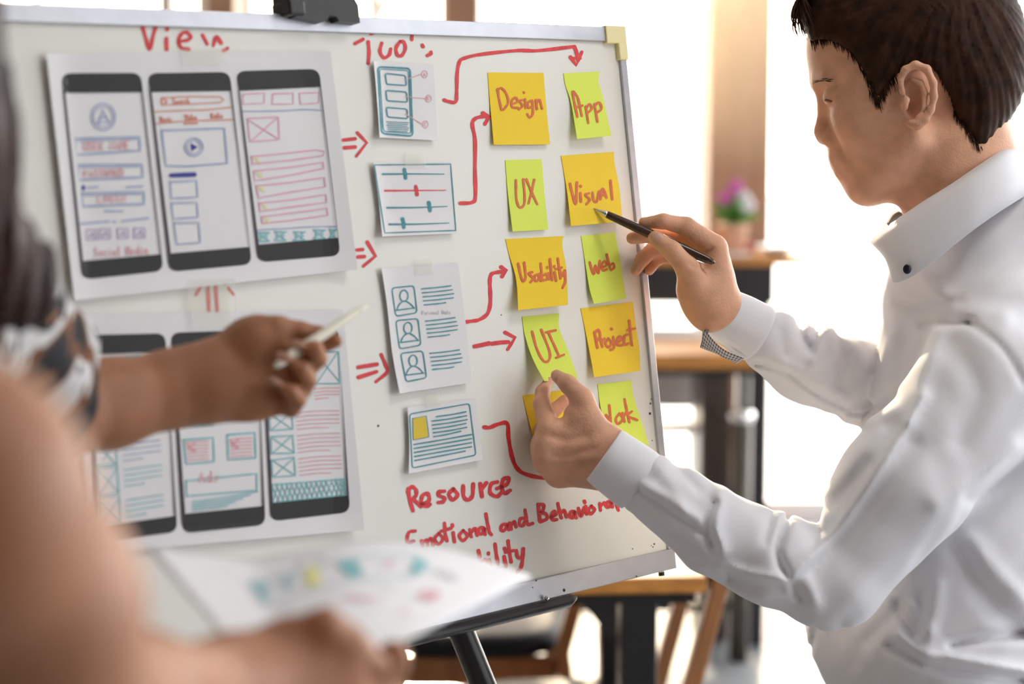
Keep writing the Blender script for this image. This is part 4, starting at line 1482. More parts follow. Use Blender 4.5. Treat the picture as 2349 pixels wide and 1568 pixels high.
# near ear
N_EAR0 = len(mb_.ops)
axe = axes2(-8)
mb_.ell(Q(2106, 222, 70), mm(18, 31, 9), axe, .006)
mb_.ell(Q(2096, 226, 81), mm(12, 19, 10), axe, .004, 's')
qtube(mb_, [(2070, 212, 79, 3.2), (2064, 186, 80, 3.6), (2076, 160, 82, 4.0), (2100, 148, 84, 4.2), (2126, 158, 86, 4.2), (2141, 190, 87, 4.0), (2143, 222, 86, 3.8), (2136, 252, 84, 3.6), (2122, 274, 81, 4.5), (2104, 286, 78, 5.5), (2090, 284, 77, 4.5)], 4)
qtube(mb_, [(2092, 182, 80, 2.5), (2112, 190, 82, 3), (2121, 214, 83, 3), (2117, 244, 82, 3), (2104, 266, 80, 3.2)], 4)
mb_.ell(Q(2080, 238, 80), mm(6, 8, 4.5), axe, .005)
mb_.ell(Q(2096, 245, 76), mm(8, 11, 9), axe, .004, 's')
mb_.ell(Q(2115, 220, -68), mm(18, 30, 9), axe, .006)
N_EAR1 = len(mb_.ops)
# neck and trunk
qcap(mb_, (2165, 330, 0), (2215, 560, -8), 56, 61, 22)
qcap(mb_, (2215, 290, 0), (2270, 520, -8), 46, 54, 20)
N_NECK = len(mb_.ops)
mb_.cap(C(2270, 700, 2.03), C(2200, 1450, 2.05), .08, .085, .03, zs=1.5)
mb_.tube([(2275, 830, 1.92, 100), (2285, 890, 1.90, 100), (2090, 1130, 1.86, 85), (1905, 1345, 1.85, 68), (1640, 1225, 1.84, 62), (1470, 1105, 1.85, 56)], .02)
mb_.tube([(2170, 820, 2.18, 80), (2120, 860, 2.2, 80), (1990, 890, 2.1, 62), (1850, 845, 2.02, 56), (1740, 766, 2.0, 50)], .02)

# ---- lower hand (left), pinching the foot of the UI note
nd = 1.862
G = SDF()
H = mb_
H.tube([(1470, 1105, 1.85, 56), (1390, 1052, nd, 56)], .01)
H.tube([(1400, 1022, nd + .002, 44), (1325, 955, nd - .006, 34)], .014)      # thumb side of the back
H.tube([(1392, 1035, nd - .002, 46), (1262, 985, nd - .008, 27)], .012)      # index metacarpal
H.tube([(1388, 1052, nd - .004, 46), (1250, 1026, nd - .006, 30)], .012)
H.tube([(1380, 1068, nd, 44), (1256, 1060, nd + .002, 29)], .012)
H.tube([(1372, 1080, nd + .006, 40), (1282, 1088, nd + .012, 27)], .012)
H.ell(C(1252, 1020, nd - .010), mm(13, 12, 11), None, .010)               # knuckles
H.ell(C(1256, 1056, nd - .004), mm(12.5, 12, 11), None, .010)
H.ell(C(1282, 1086, nd + .006), mm(13, 12, 11), None, .010)
for a in ([(1262, 985, nd - .008, 27), (1243, 926, nd + .012, 19.5), (1245, 898, nd + .022, 16), (1259, 874, nd + .030, 12)],          # index
          [(1250, 1026, nd, 27), (1246, 985, nd + .024, 20), (1268, 945, nd + .036, 18), (1296, 917, nd + .038, 13.5)],                # middle
          [(1256, 1058, nd + .004, 27), (1246, 1040, nd + .024, 20), (1275, 1000, nd + .034, 17), (1310, 985, nd + .034, 14)],         # ring
          [(1282, 1088, nd + .012, 25), (1268, 1075, nd + .028, 18), (1290, 1042, nd + .036, 15), (1316, 1025, nd + .034, 12)],        # little
          [(1352, 962, nd - .006, 33), (1336, 916, nd - .008, 26), (1303, 880, nd - .004, 20.5), (1277, 861, nd + .008, 14.5)]):       # thumb
    H.tube(a, .006, inner=.004)
qs = lambda pts, k=.003: H.tube(pts, k, 's')

# ---- upper hand (right), holding the pen
fd = 1.975
H.tube([(1740, 766, 2.0, 50), (1647, 706, fd + .006, 50)], .01)
H.tube([(1650, 700, fd + .006, 48), (1641, 640, fd + .010, 44), (1640, 575, fd + .006, 30)], .012)     # back edge, index metacarpal
H.tube([(1640, 705, fd + .014, 46), (1632, 610, fd + .022, 40)], .012)
H.tube([(1632, 705, fd + .022, 44), (1610, 640, fd + .034, 36)], .012)
H.tube([(1632, 712, fd + .004, 44), (1592, 660, fd - .004, 38), (1583, 622, fd - .014, 28)], .014)     # thumb ball
H.ell(C(1612, 672, fd + .006), mm(24, 30, 17), None, .015)
for a in ([(1638, 565, fd + .006, 28), (1574, 519, fd - .004, 21.5), (1520, 507, fd - .010, 17.5), (1478, 511, fd - .006, 14)],         # index
          [(1630, 585, fd + .022, 26), (1560, 540, fd + .020, 20), (1500, 540, fd + .010, 17), (1450, 546, fd + .006, 14)],            # middle
          [(1622, 615, fd + .034, 24), (1545, 566, fd + .036, 20), (1498, 572, fd + .032, 17.5), (1475, 592, fd + .026, 16), (1459, 619, fd + .022, 13)],   # ring
          [(1610, 640, fd + .044, 22), (1545, 585, fd + .046, 18), (1508, 592, fd + .044, 15), (1489, 620, fd + .036, 12)],            # little
          [(1590, 645, fd - .008, 32), (1577, 614, fd - .018, 26.5), (1541, 574, fd - .024, 21.5), (1503, 546, fd - .018, 18)]):       # thumb
    H.tube(a, .006, inner=.004)
# creases on the knuckles and the skin folds
CR = [([(1520, 517), (1527, 525)], -.7, 3), ([(1556, 528), (1562, 520)], -.8, 3), ([(1600, 560), (1615, 570), (1632, 572)], -1.1, 4), ([(1604, 585), (1618, 577), (1632, 570)], -1.0, 4),
      ([(1532, 568), (1543, 578)], -.6, 3), ([(1538, 562), (1550, 572)], -.6, 3), ([(1583, 606), (1605, 616), (1628, 604)], -1.2, 5),
      ([(1296, 868), (1312, 876)], -.7, 3), ([(1301, 884), (1318, 880)], -.8, 3), ([(1306, 890), (1324, 886)], -.6, 3),
      ([(1265, 1000), (1300, 1008), (1345, 1000)], -1.2, 9), ([(1268, 1042), (1310, 1042), (1360, 1030)], -1.5, 9), ([(1275, 1072), (1320, 1070), (1360, 1062)], -1.2, 8),
      ([(1262, 968), (1280, 955), (1300, 952)], -1.0, 6)]
mb_.disp.append(fold_fn([(f, a * 1.6, w) for f, a, w in CR]))
man_body = mb_.build('body', 0.0021, M_SKIN_M, man, 1)

# fingernails
def nail(parent, px, py, d, r, dirv, m=None, tilt=(0, 0, -1)):
    """thin oval plate at that place, long axis along dirv in the image plane"""
    u = np.array([dirv[0], dirv[1], 0.0]); u /= np.linalg.norm(u)
    n = np.array(tilt, float); n /= np.linalg.norm(n)
    u = u - n * (u @ n); u /= np.linalg.norm(u)
    w = np.cross(n, u)
    ax = np.array([u, w, n]) @ R_CW.T
    o = MB().ell(P(px, py, d), mm(r[0], r[1], r[2]), ax).build('fingernail', m or M_NAIL, parent, True)
    return o


nail(man, 1284, 866, nd - .0105 + .010, (7.0, 5.6, 2.0), (-1, -.75), tilt=(.12, -.25, -1))
nail(man, 1507, 545, fd - .0265, (7.2, 5.6, 2.2), (-1, -.8), tilt=(-.1, -.2, -1))
nail(man, 1457, 613, fd + .0165, (5.4, 4.3, 2.0), (-.5, 1), tilt=(-.55, -.1, -1))

# hair: a cap of skull thickness cut to the hairline, with combed strands
hair = SDF()
hair.ell(Q(2092, 78, 0), mm(115, 112, 82), ax12, .02)
hair.ell(Q(1925, 75, 0), mm(48, 50, 56), ax12, .03)
hair.ell(Q(2225, 180, 0), mm(56, 70, 62), axes2(-30), .03)
HPOLY = [(1815, -250), (1836, 40), (1850, 78), (1862, 98), (1885, 90), (1908, 92), (1932, 108), (1954, 124), (1972, 150), (1988, 182), (2000, 214), (2011, 238), (2022, 222), (2034, 196),
         (2052, 182), (2066, 166), (2086, 148), (2112, 142), (2136, 152), (2152, 172), (2166, 196), (2180, 212), (2188, 244), (2194, 268), (2212, 292), (2228, 322), (2246, 340), (2264, 330), (2284, 306), (2304, 290), (2330, 262), (2420, 200), (2450, -250)]


def hair_cut(p):
    x, y = pxpy(p)
    jag = 1.6 * np.sin(x * .43 + y * .12) + 1.4 * np.sin(x * .47 - y * .11)
    return ((inside_sd(x, y, HPOLY) + jag) * (p[:, 2] / FPX)).astype(np.float32)


def strands(p):
    x, y = pxpy(p)
    a = np.arctan2(y + 90, x - 2190)
    L = (p[:, 2] - D0) * 1000
    w = 1.6 * np.sin(x * .019 + L * .05) + 1.1 * np.sin(y * .027 - L * .03)
    return (.0005 * np.sin(a * 46 + L * .10 + w) + .0006 * np.sin(a * 97 - L * .17 + 2 + 2 * w) + .0005 * np.sin(a * 21 + L * .05 + w)).astype(np.float32)


skull = SDF()
skull.ops = mb_.ops[:N_EAR0] + mb_.ops[N_EAR1:N_NECK]


def hair_shell(p):
    x, y = pxpy(p)
    inner = np.clip(-inside_sd(x, y, HPOLY) / MPX, 0, 60)
    return (skull.eval(p) - np.clip(2.2 + inner * .22, 2.2, 11) / 1000.0).astype(np.float32)


hair.ops.insert(0, (hair_shell, 'u', .01, hair.ops[0][3] - .03, hair.ops[0][4] + np.array([.02, .05, .02], np.float32)))
hair.custom(hair_cut, 'i', .010)
hair.disp.append(strands)
hair_o = hair.build('hair', 0.0026, M_HAIR, man, 1)
hair_o['label'] = 'short dark brown hair'
# loose fringe locks over the forehead
mbk = MB()
r_ = np.random.default_rng(4)
for i in range(46):
    t = r_.uniform(0, 1)
    L = r_.uniform(-40, 50)
    x0, y0 = 1905 - 45 * t, -25 - 30 * t
    x1 = 1822 + 48 * t + r_.normal() * 4
    y1 = 60 + 34 * r_.uniform(-.6, 1)
    pts = [C(x0, y0, D0 - L / 1000), C((x0 + x1) / 2 - 26, (y0 + y1) / 2 - 22, D0 - L / 1000), C(x1 - 4, y1 - 30, D0 - (L + 2) / 1000), C(x1 + 6, y1, D0 - L / 1000)]
    mbk.tube([c2w(q) for q in catmull(pts, 4)], list(np.linspace(2.4, .3, 13) / 1000), 6)
for i in range(0):   # soft edge of the nape and temple
    j = r_.integers(0, 3)
    xs, ys = [(2246, 322), (2008, 222), (2290, 285)][j]
    xs += r_.normal() * 12; ys += r_.normal() * 6 - 8
    L = 64 if j == 1 else 52
    mbk.tube([P(xs + 4, ys - 45, D0 - (L - 2) / 1000), P(xs + 2, ys - 18, D0 - (L + 1) / 1000), P(xs, ys + 12, D0 - L / 1000)], [.0009, .0006, .0002], 5)
mbk.build('fringe', M_HAIR, man, True)
# eyebrow, lashes and the soft edge of the hair, laid on the skin
def on_skin(px, py, lift=.0006):
    d = mb_.surf(px, py, D0 - .05)
    return None if d is None else P(px, py, d - lift)


def hairs(name, spec, rad=.0007):
    mb = MB()
    for (x, y, dx, dy) in spec:
        q = [on_skin(x, y), on_skin(x + dx * .5, y + dy * .5, .0016), on_skin(x + dx, y + dy, .0010)]
        if all(v is not None for v in q) and max(np.linalg.norm(q[0] - q[1]), np.linalg.norm(q[1] - q[2])) < .02:
            mb.tube(q, [rad, rad * .8, rad * .25], 5)
    return mb.build(name, M_HAIR, man, True) if mb.v else None


hairs('eyebrow', [(1864 + 40 * t, 189 - 6 * math.sin(t * 2.4) + r_.uniform(-3.5, 3.5), 10, -2 + r_.uniform(-2, 2)) for t in np.linspace(0, 1, 26)], .00024)
hairs('eyelash', [(1893 + 16 * t, 226 + 5 * t, -5, 6) for t in np.linspace(0, 1, 11)], .00025)
EDGE = [(1862, 96), (1885, 88), (1908, 90), (1932, 106), (1954, 122), (1972, 148), (1988, 180), (2000, 212), (2011, 236), (2024, 214), (2036, 192), (2054, 178)]
EDGE2 = [(2152, 172), (2166, 196), (2180, 212), (2188, 244), (2194, 268), (2212, 292), (2228, 322), (2246, 338)]
spec = []
for E_, n, dx, dy in ((EDGE, 260, 5, 20), (EDGE2, 170, 3, 16)):
    pl = catmull(np.array(E_, float), 20)
    for i in range(n):
        q = pl[r_.integers(len(pl))]
        spec.append((q[0] + r_.normal() * 3 + (3 if E_ is EDGE2 else 0), q[1] - 8 + r_.normal() * 4, dx + r_.normal() * 3, dy + r_.normal() * 6))
hairs('hairline', spec, .00055)

# shirt
sh_ = SDF()
sh_.cap(C(2285, 800, 2.05), C(2262, 980, 2.05), .108, .118, .03, zs=1.42)
sh_.cap(C(2262, 980, 2.05), C(2185, 1230, 2.05), .118, .128, .03, zs=1.35)
sh_.cap(C(2185, 1230, 2.05), C(2135, 1430, 2.05), .128, .126, .03, zs=1.3)
sh_.cap(C(2135, 1430, 2.05), C(2160, 1545, 2.05), .126, .112, .03, zs=1.3)
sh_.tube([(2150, 1400, 2.05, 280), (2330, 1500, 2.05, 270)], .03)
sh_.tube([(2240, 640, 2.02, 150), (2290, 830, 2.0, 210)], .03)
sh_.tube([(2215, 590, 2.01, 122), (2290, 760, 1.95, 150)], .03)
sh_.tube([(2250, 600, 2.01, 150), (2440, 640, 2.03, 190)], .03)
sh_.tube([(2275, 560, 1.985, 118), (2345, 525, 1.985, 122), (2420, 540, 2.0, 125)], .03)
sh_.tube([(2240, 560, 2.01, 118), (2350, 520, 2.02, 125), (2430, 560, 2.03, 150)], .03)
sh_.tube([(2190, 640, 2.03, 130), (2200, 760, 2.10, 150)], .03)
sh_.tube([(2130, 720, 2.04, 80), (2160, 900, 2.02, 140)], .05)
sh_.tube([(2275, 885, 1.895, 165), (2066, 1122, 1.86, 146), (1922, 1326, 1.85, 106), (1890, 1345, 1.85, 92)], .022, inner=.01)
sh_.tube([(1905, 1338, 1.85, 92), (1770, 1280, 1.842, 108), (1640, 1220, 1.842, 96), (1560, 1165, 1.845, 88), (1508, 1129, 1.85, 84)], .018, inner=.008)
sh_.tube([(2160, 800, 2.20, 150), (2110, 860, 2.19, 130), (1985, 876, 2.10, 94), (1850, 838, 2.03, 86), (1778, 790, 2.005, 76)], .02, inner=.008)
FOLDS = [
    ([(1640, 1155), (1622, 1198), (1634, 1250)], -5, 10), ([(1634, 1250), (1655, 1290), (1676, 1320)], -2, 10), ([(1652, 1130), (1640, 1200), (1655, 1262)], 4, 16),
    ([(1806, 1190), (1783, 1266), (1805, 1320)], -6, 10), ([(1805, 1322), (1835, 1372)], -4, 10), ([(1770, 1180), (1756, 1240)], -3, 12), ([(1850, 1330), (1870, 1385)], 4, 16),
    ([(1656, 1296), (1730, 1318), (1801, 1326)], 4, 12), ([(1675, 1325), (1740, 1345), (1790, 1345)], -4, 14),
    ([(1806, 1326), (1912, 1224), (2061, 1006), (2117, 908)], 5, 14), ([(1850, 1320), (1960, 1215), (2095, 1020)], -3, 22),
    ([(1955, 943), (2000, 935), (2045, 905)], -4, 14), ([(1940, 965), (2010, 960), (2060, 940)], 3, 16), ([(1875, 1140), (1880, 1220)], -3, 9), ([(1900, 1130), (1960, 1060), (2010, 990)], 3, 20), ([(1905, 1160), (1990, 1060)], -2.5, 16),
    ([(2390, 1022), (2300, 1092), (2225, 1144)], -5, 16), ([(2330, 1030), (2250, 1095), (2150, 1160)], 4, 26),
    ([(2062, 1385), (2070, 1410), (2100, 1454)], -5, 12), ([(2096, 1385), (2125, 1440)], 4, 16), ([(1990, 1470), (2040, 1420), (2056, 1395)], -3, 18),
    ([(2150, 1340), (2136, 1420), (2125, 1518)], 3.5, 20), ([(2112, 1375), (2115, 1430)], -4, 16), ([(2205, 1270), (2245, 1345), (2330, 1440)], -5, 26), ([(2225, 1240), (2270, 1300), (2349, 1380)], 4, 26),
    ([(2040, 1480), (2090, 1510), (2146, 1532), (2240, 1545), (2349, 1560)], -7, 12), ([(2060, 1455), (2120, 1500), (2200, 1512), (2349, 1540)], 4, 14), ([(2185, 1478), (2260, 1462), (2349, 1452)], -6, 14),
    ([(1870, 1440), (1866, 1470), (1858, 1490)], -3, 6), ([(1930, 1440), (1960, 1520)], -2, 16),
    ([(1436, 1098), (1470, 1130), (1497, 1146), (1560, 1190), (1622, 1232)], -3.5, 8), ([(1475, 1112), (1540, 1150), (1600, 1190)], 4, 14), ([(1500, 1060), (1540, 1110), (1570, 1180)], 2, 16), ([(1450, 1180), (1520, 1235), (1600, 1275)], -3, 14), ([(1545, 1060), (1600, 1120)], -2.5, 12),
    ([(1836, 741), (1840, 775), (1862, 806)], -6, 10), ([(1901, 756), (1888, 786), (1864, 830)], 5, 14), ([(1925, 790), (1935, 830), (1925, 880)], -4, 15), ([(1875, 760), (1862, 790)], -3, 8), ([(1960, 800), (1985, 850)], 3, 14),
    ([(1733, 834), (1770, 842), (1809, 856), (1850, 885), (1886, 909), (1935, 932)], -4, 7), ([(1800, 835), (1870, 865), (1930, 905)], 3, 14), ([(1790, 760), (1800, 810)], -2, 14),
    ([(2115, 745), (2160, 740), (2225, 740)], -3, 9), ([(2225, 740), (2300, 800), (2349, 880)], -3, 10), ([(2150, 760), (2120, 860), (2080, 960)], 4, 22), ([(2190, 790), (2240, 900), (2200, 1010)], -3, 30),
    ([(2120, 640), (2200, 700), (2300, 720)], 3, 24), ([(2060, 690), (2110, 700), (2200, 690)], -2.5, 12), ([(2080, 760), (2060, 850)], -3, 18),
]
sh_.disp.append(fold_fn([(f, a * 1.5, w) for f, a, w in FOLDS]))
sh_.disp.append(lambda p: (.0010 * np.sin(p[:, 0] * 83 + p[:, 1] * 57 + 3 * np.sin(p[:, 2] * 31)) * np.sin(p[:, 1] * 71 - p[:, 2] * 44 + 2 * np.sin(p[:, 0] * 37))).astype(np.float32))
shirt = sh_.build('shirt', 0.0029, M_SHIRT, man, 2)
shirt['label'] = 'white cotton shirt'


def cuff(parent, A, Bp, ra, rb, nm='cuff'):
    """a stiff tube of cloth from the opening A to the seam Bp; radii are pixel half widths"""
    a, b = P(*A), P(*Bp)
    d = (b - a) / np.linalg.norm(b - a)
    r0, r1 = ra * A[2] / FPX, rb * Bp[2] / FPX
    mb = MB()
    n = 40
    ref = np.array([0, 1.0, 0])
    u = ref - d * (ref @ d); u /= np.linalg.norm(u)
    w = np.cross(d, u)
    rings = [(a + d * .014, r0 - .0038), (a + d * .001, r0 - .0030), (a, r0 - .0012), (a + d * .001, r0), (a + d * .006, r0 + .0006), ((a + b) / 2, (r0 + r1) / 2 + .0010), (b - d * .004, r1 + .0010), (b, r1 + .0004), (b + d * .0016, r1 - .004)]
    V, F = [], []
    for c, r in rings:
        for k in range(n):
            t = 2 * math.pi * k / n
            wob = 1 + .012 * math.sin(3 * t + r * 900) + .02 * math.cos(2 * t)
            V.append(c + r * wob * (math.cos(t) * u * 0.9 + math.sin(t) * w))
    for i in range(len(rings) - 1):
        for k in range(n):
            F.append((i * n + k, i * n + (k + 1) % n, (i + 1) * n + (k + 1) % n, (i + 1) * n + k))
    mb.add(V, F)
    return mb.build(nm, M_SHIRT, parent, True)


cuff(man, (1384, 1043, 1.852), (1470, 1104, 1.85), 72, 76)
cuff(man, (1640, 708, 1.984), (1738, 765, 1.998), 60, 70)


def strip(name, rows, m, parent, thick=0.0012, uv=True):
    """cloth strip from rows of (px, py, depth); every row has the same number of points"""
    rows = [catmull(np.array(r, float), 5) for r in rows]
    V, UV, F = [], [], []
    nr, nc = len(rows), len(rows[0])
    for j, r in enumerate(rows):
        for i, q in enumerate(r):
            V.append(P(*q)); UV.append((i / (nc - 1), j / (nr - 1)))
    for j in range(nr - 1):
        for i in range(nc - 1):
            k = j * nc + i
            F.append((k, k + 1, k + nc + 1, k + nc))
    o = mesh_obj(name, np.array(V), F, m, parent, True, uvs=UV)
    md = o.modifiers.new('solid', 'SOLIDIFY'); md.thickness = thick; md.offset = 0
    return o


strip('cuff_lining', [[(1617, 756, 1.962), (1640, 785, 1.966), (1668, 806, 1.970), (1706, 822, 1.976)], [(1611, 776, 1.970), (1635, 800, 1.972), (1662, 820, 1.976), (1698, 828, 1.980)], [(1606, 796, 1.980), (1632, 806, 1.981), (1660, 817, 1.983), (1690, 833, 1.985)]], M_CHECK, man)['label'] = 'dark checked cuff lining'
strip('cuff_lining', [[(1613, 745, 1.975), (1612, 765, 1.975), (1607, 795, 1.978)], [(1626, 752, 1.968), (1622, 768, 1.968), (1612, 780, 1.970)]], M_CHECK, man)['label'] = 'dark checked cuff lining'

# collar: fold-over flap round the near side of the neck
ctop = [(2036, 506, 2.005), (2046, 512, 1.975), (2070, 496, 1.953), (2120, 462, 1.943), (2180, 425, 1.937), (2240, 384, 1.94), (2295, 348, 1.955), (2330, 334, 1.985), (2352, 345, 2.02)]
cmid = [(1996, 554, 2.0), (2012, 560, 1.965), (2056, 560, 1.940), (2115, 530, 1.928), (2180, 478, 1.922), (2245, 425, 1.922), (2310, 385, 1.938), (2350, 372, 1.975), (2372, 380, 2.02)]
cbot = [(2024, 578, 1.985), (2042, 606, 1.958), (2052, 648, 1.940), (2112, 622, 1.922), (2196, 556, 1.912), (2260, 508, 1.912), (2330, 462, 1.925), (2385, 430, 1.97), (2400, 430, 2.02)]
col = strip('collar', [ctop, [tuple((np.array(a) + np.array(b)) / 2 - np.array([0, 0, .004])) for a, b in zip(ctop, cmid)], cmid, [tuple((np.array(a) + np.array(b)) / 2 - np.array([0, 0, .003])) for a, b in zip(cmid, cbot)], cbot], M_SHIRT, man, .0022)
col['label'] = 'white button-down collar'
strip('collar', [[(2036, 506, 2.005), (2050, 500, 2.04), (2120, 450, 2.075), (2240, 380, 2.07), (2335, 336, 2.04)], [(1998, 552, 2.0), (2025, 560, 2.06), (2110, 520, 2.11), (2250, 430, 2.10), (2372, 382, 2.04)]], M_SHIRT, man, .0022)
strip('collar_lining', [[(2034, 512, 1.985), (2046, 488, 2.0), (2060, 480, 2.02)], [(2040, 520, 1.972), (2058, 500, 1.975), (2070, 492, 1.98)]], M_CHECK, man)['label'] = 'dark checked collar lining'
bt = P(2081, 617, 1.924)
MB().ell(bt, (.0045, .0016, .0052)).build('button', M_BUTTON, man, True)

# trousers and shoes below
tr = SDF()
hip = w2c(np.array([man_xy[0], man_xy[1], .93]))
mx, my = man_xy[0], man_xy[1]
tr.cap(C(2165, 1560, 2.05), w2c((mx + .01, my, .86)), .10, .10, .03, zs=1.25)
for sy, sx in ((-.06, .20), (.13, .12)):
    tr.cap(w2c((mx, my + sy * .8, .88)), w2c((mx + sx, my + sy, .50)), .085, .062, .02)
    tr.cap(w2c((mx + sx, my + sy, .50)), w2c((mx + sx + .03, my + sy, .07)), .062, .05, .01)
tr.build('trousers', .008, M_TROUSER, man, 1)
for sy, sx in ((-.06, .20), (.13, .12)):
    mbs = MB().tube([(mx + sx + .08, my + sy, .045), (mx + sx + .03, my + sy, .055), (mx + sx - .06, my + sy, .045), (mx + sx - .16, my + sy, .032), (mx + sx - .19, my + sy, .028)], [.03, .045, .045, .032, .012], 16)
    mbs.build('shoe', M_SHOE, man, True)

# pens
def pen(label, tip, end, r, m, mt, clip=None, name='pen'):
    a, b = P(*tip), P(*end)
    d = (b - a); L = np.linalg.norm(d); d /= L
    root = empty(name, (a + b) / 2, label, 'pen')
    prof = lambda ts: [a + d * (t * L) for t in ts]
    ts = [.115, .13, .3, .45, .6, .8, .93, .975, 1.0]
    MB().tube(prof(ts), [r * .72, r * .78, r * .92, r, r * 1.04, r, r * .84, r * .62, r * .2], 24).build('barrel', m, root, True)
    ts = [0, .012, .03, .10, .115]
    MB().tube(prof(ts), [.0004, .0006, .0013, r * .66, r * .74], 20).build('tip', mt, root, True)
    if clip:
        u = np.array(clip, float); u = u @ R_CW.T; u -= d * (u @ d); u /= np.linalg.norm(u)
        q = lambda t, h: a + d * (t * L) + u * h
        mb = MB()
        mb.tube([q(.58, r * 1.25), q(.65, r * 1.5), q(.8, r * 1.35), q(.93, r * 1.0)], [.0012, .0015, .0016, .001], 10, flat=1.0)
        mb.build('clip', M_CHROME, root, True)
        MB().tube([q(.565, 0), q(.575, 0)], r * 1.10, 24).build('ring', M_CHROME, root, True)
    return root


pen('dark brown ballpoint pen with silver tip pointing at the amber note', (1360, 477, 1.9655), (1640, 603, fd - .022), .0052, M_PENB, M_CHROME, (.45, .9, -.3), 'ballpoint_pen')

# ================================================================== THE WOMAN POINTING WITH A WHITE PEN
wd = 1.47
w_xy = P(-1250, 1000, 0.93)
woman = empty('person', (w_xy[0], w_xy[1], 0), 'dark-haired woman in a patterned blouse pointing a white pen at the sketches', 'person')
Wb = SDF()
# far arm with the pen
Wb.tube([(-190, 720, 1.22, 175), (-90, 960, 1.30, 120), (120, 945, 1.38, 106), (250, 925, 1.42, 100), (400, 890, 1.45, 86), (480, 872, 1.46, 82)], .02, inner=.012)
Wb.tube([(480, 872, 1.46, 82), (575, 800, wd, 66), (640, 790, wd + .004, 48)], .014, inner=.008)
Wb.tube([(485, 885, 1.46, 78), (590, 880, wd, 66), (640, 900, wd + .004, 46)], .014, inner=.008)
Wb.ell(C(590, 785, wd - .010), mm(22, 19, 16), None, .012)                 # ball of the thumb
Wb.ell(C(575, 925, wd - .004), mm(22, 14, 15), None, .012)                 # outer edge of the palm
Wb.ell(C(640, 850, wd - .030), mm(13, 22, 14), None, .012, 's')            # hollow of the palm
for a in ([(600, 762, wd - .004, 40), (636, 752, wd - .008, 28), (690, 758, wd - .002, 21), (742, 763, wd + .006, 16)],                      # thumb
          [(640, 795, wd + .012, 34), (705, 792, wd + .016, 23), (752, 784, wd + .012, 20), (771, 781, wd + .008, 16)],                      # index
          [(645, 830, wd + .010, 32), (708, 838, wd - .004, 24), (728, 822, wd - .018, 22), (722, 800, wd - .028, 19), (697, 795, wd - .032, 13)],     # middle
          [(640, 868, wd + .008, 31), (690, 893, wd - .006, 24), (704, 872, wd - .018, 22), (692, 845, wd - .028, 18), (662, 825, wd - .034, 12)],     # ring
          [(630, 905, wd + .006, 29), (668, 934, wd - .006, 22), (682, 916, wd - .018, 20), (668, 896, wd - .028, 16), (638, 880, wd - .033, 11)]):    # little
    Wb.tube(a, .006, inner=.004)
# near arm: shoulder, upper arm, forearm, hand under the paper
Wb.tube([(-620, 1130, .66, 330), (-140, 1150, .63, 320), (20, 1400, .68, 285), (110, 1640, .74, 235)], .03, inner=.02)
Wb.tube([(110, 1640, .74, 235), (300, 1610, .82, 150), (520, 1575, .93, 100)], .03, inner=.02)
hd = .96
Wb.tube([(520, 1575, .93, 100), (660, 1530, hd, 100), (760, 1500, hd + .005, 80)], .02, inner=.012)
Wb.tube([(560, 1600, .93, 95), (760, 1590, hd + .01, 85)], .02)
for a in ([(690, 1480, hd - .004, 70), (742, 1442, hd - .006, 46), (800, 1478, hd + .002, 40), (868, 1528, hd + .012, 30)],                    # thumb on the sheet
          [(760, 1540, hd + .02, 60), (850, 1560, hd + .034, 46), (895, 1520, hd + .040, 40), (906, 1500, hd + .038, 33)],                   # index beneath
          [(755, 1590, hd + .02, 60), (850, 1620, hd + .034, 46), (890, 1580, hd + .048, 38)],
          [(740, 1630, hd + .02, 58), (820, 1680, hd + .034, 44), (860, 1650, hd + .052, 36)],
          [(700, 1660, hd + .02, 52), (770, 1720, hd + .034, 38), (800, 1700, hd + .052, 30)]):
    Wb.tube(a, .008, inner=.006)
# trunk, neck, head beyond the frame
wx_, wy_ = w_xy[0], w_xy[1]
Wc = lambda x, y, z: w2c((wx_ + x, wy_ + y, z))
Wb.cap(Wc(0, 0, 1.30), Wc(-.02, -.02, .95), .11, .12, .05, zs=1.3)
Wb.cap(C(-620, 1130, .66), Wc(0, 0, 1.32), .075, .09, .05)
Wb.cap(C(-190, 720, 1.22), Wc(0, 0, 1.32), .065, .09, .05)
Wb.cap(Wc(0, 0, 1.38), Wc(.02, .02, 1.52), .055, .052, .03)
Wb.ell(Wc(.035, .03, 1.60), mm(82, 98, 72), None, .02)
Wb.ell(Wc(.075, .06, 1.55), mm(45, 60, 48), None, .02)
Wb.cap(Wc(.115, .09, 1.575), Wc(.130, .10, 1.548), .008, .011, .01)
wb_o = Wb.build('body', .0026, M_SKIN_W, woman, 1)
nail(woman, 683, 790, wd - .046, (6.5, 4.0, 1.6), (-1, -.3), M_NAILW, tilt=(-.2, -.5, -1))
nail(woman, 650, 818, wd - .046, (7.5, 4.0, 1.6), (-1, -.55), M_NAILW, tilt=(-.2, -.5, -1))
nail(woman, 627, 874, wd - .045, (7.5, 3.8, 1.6), (-1, -.45), M_NAILW, tilt=(-.2, -.5, -1))

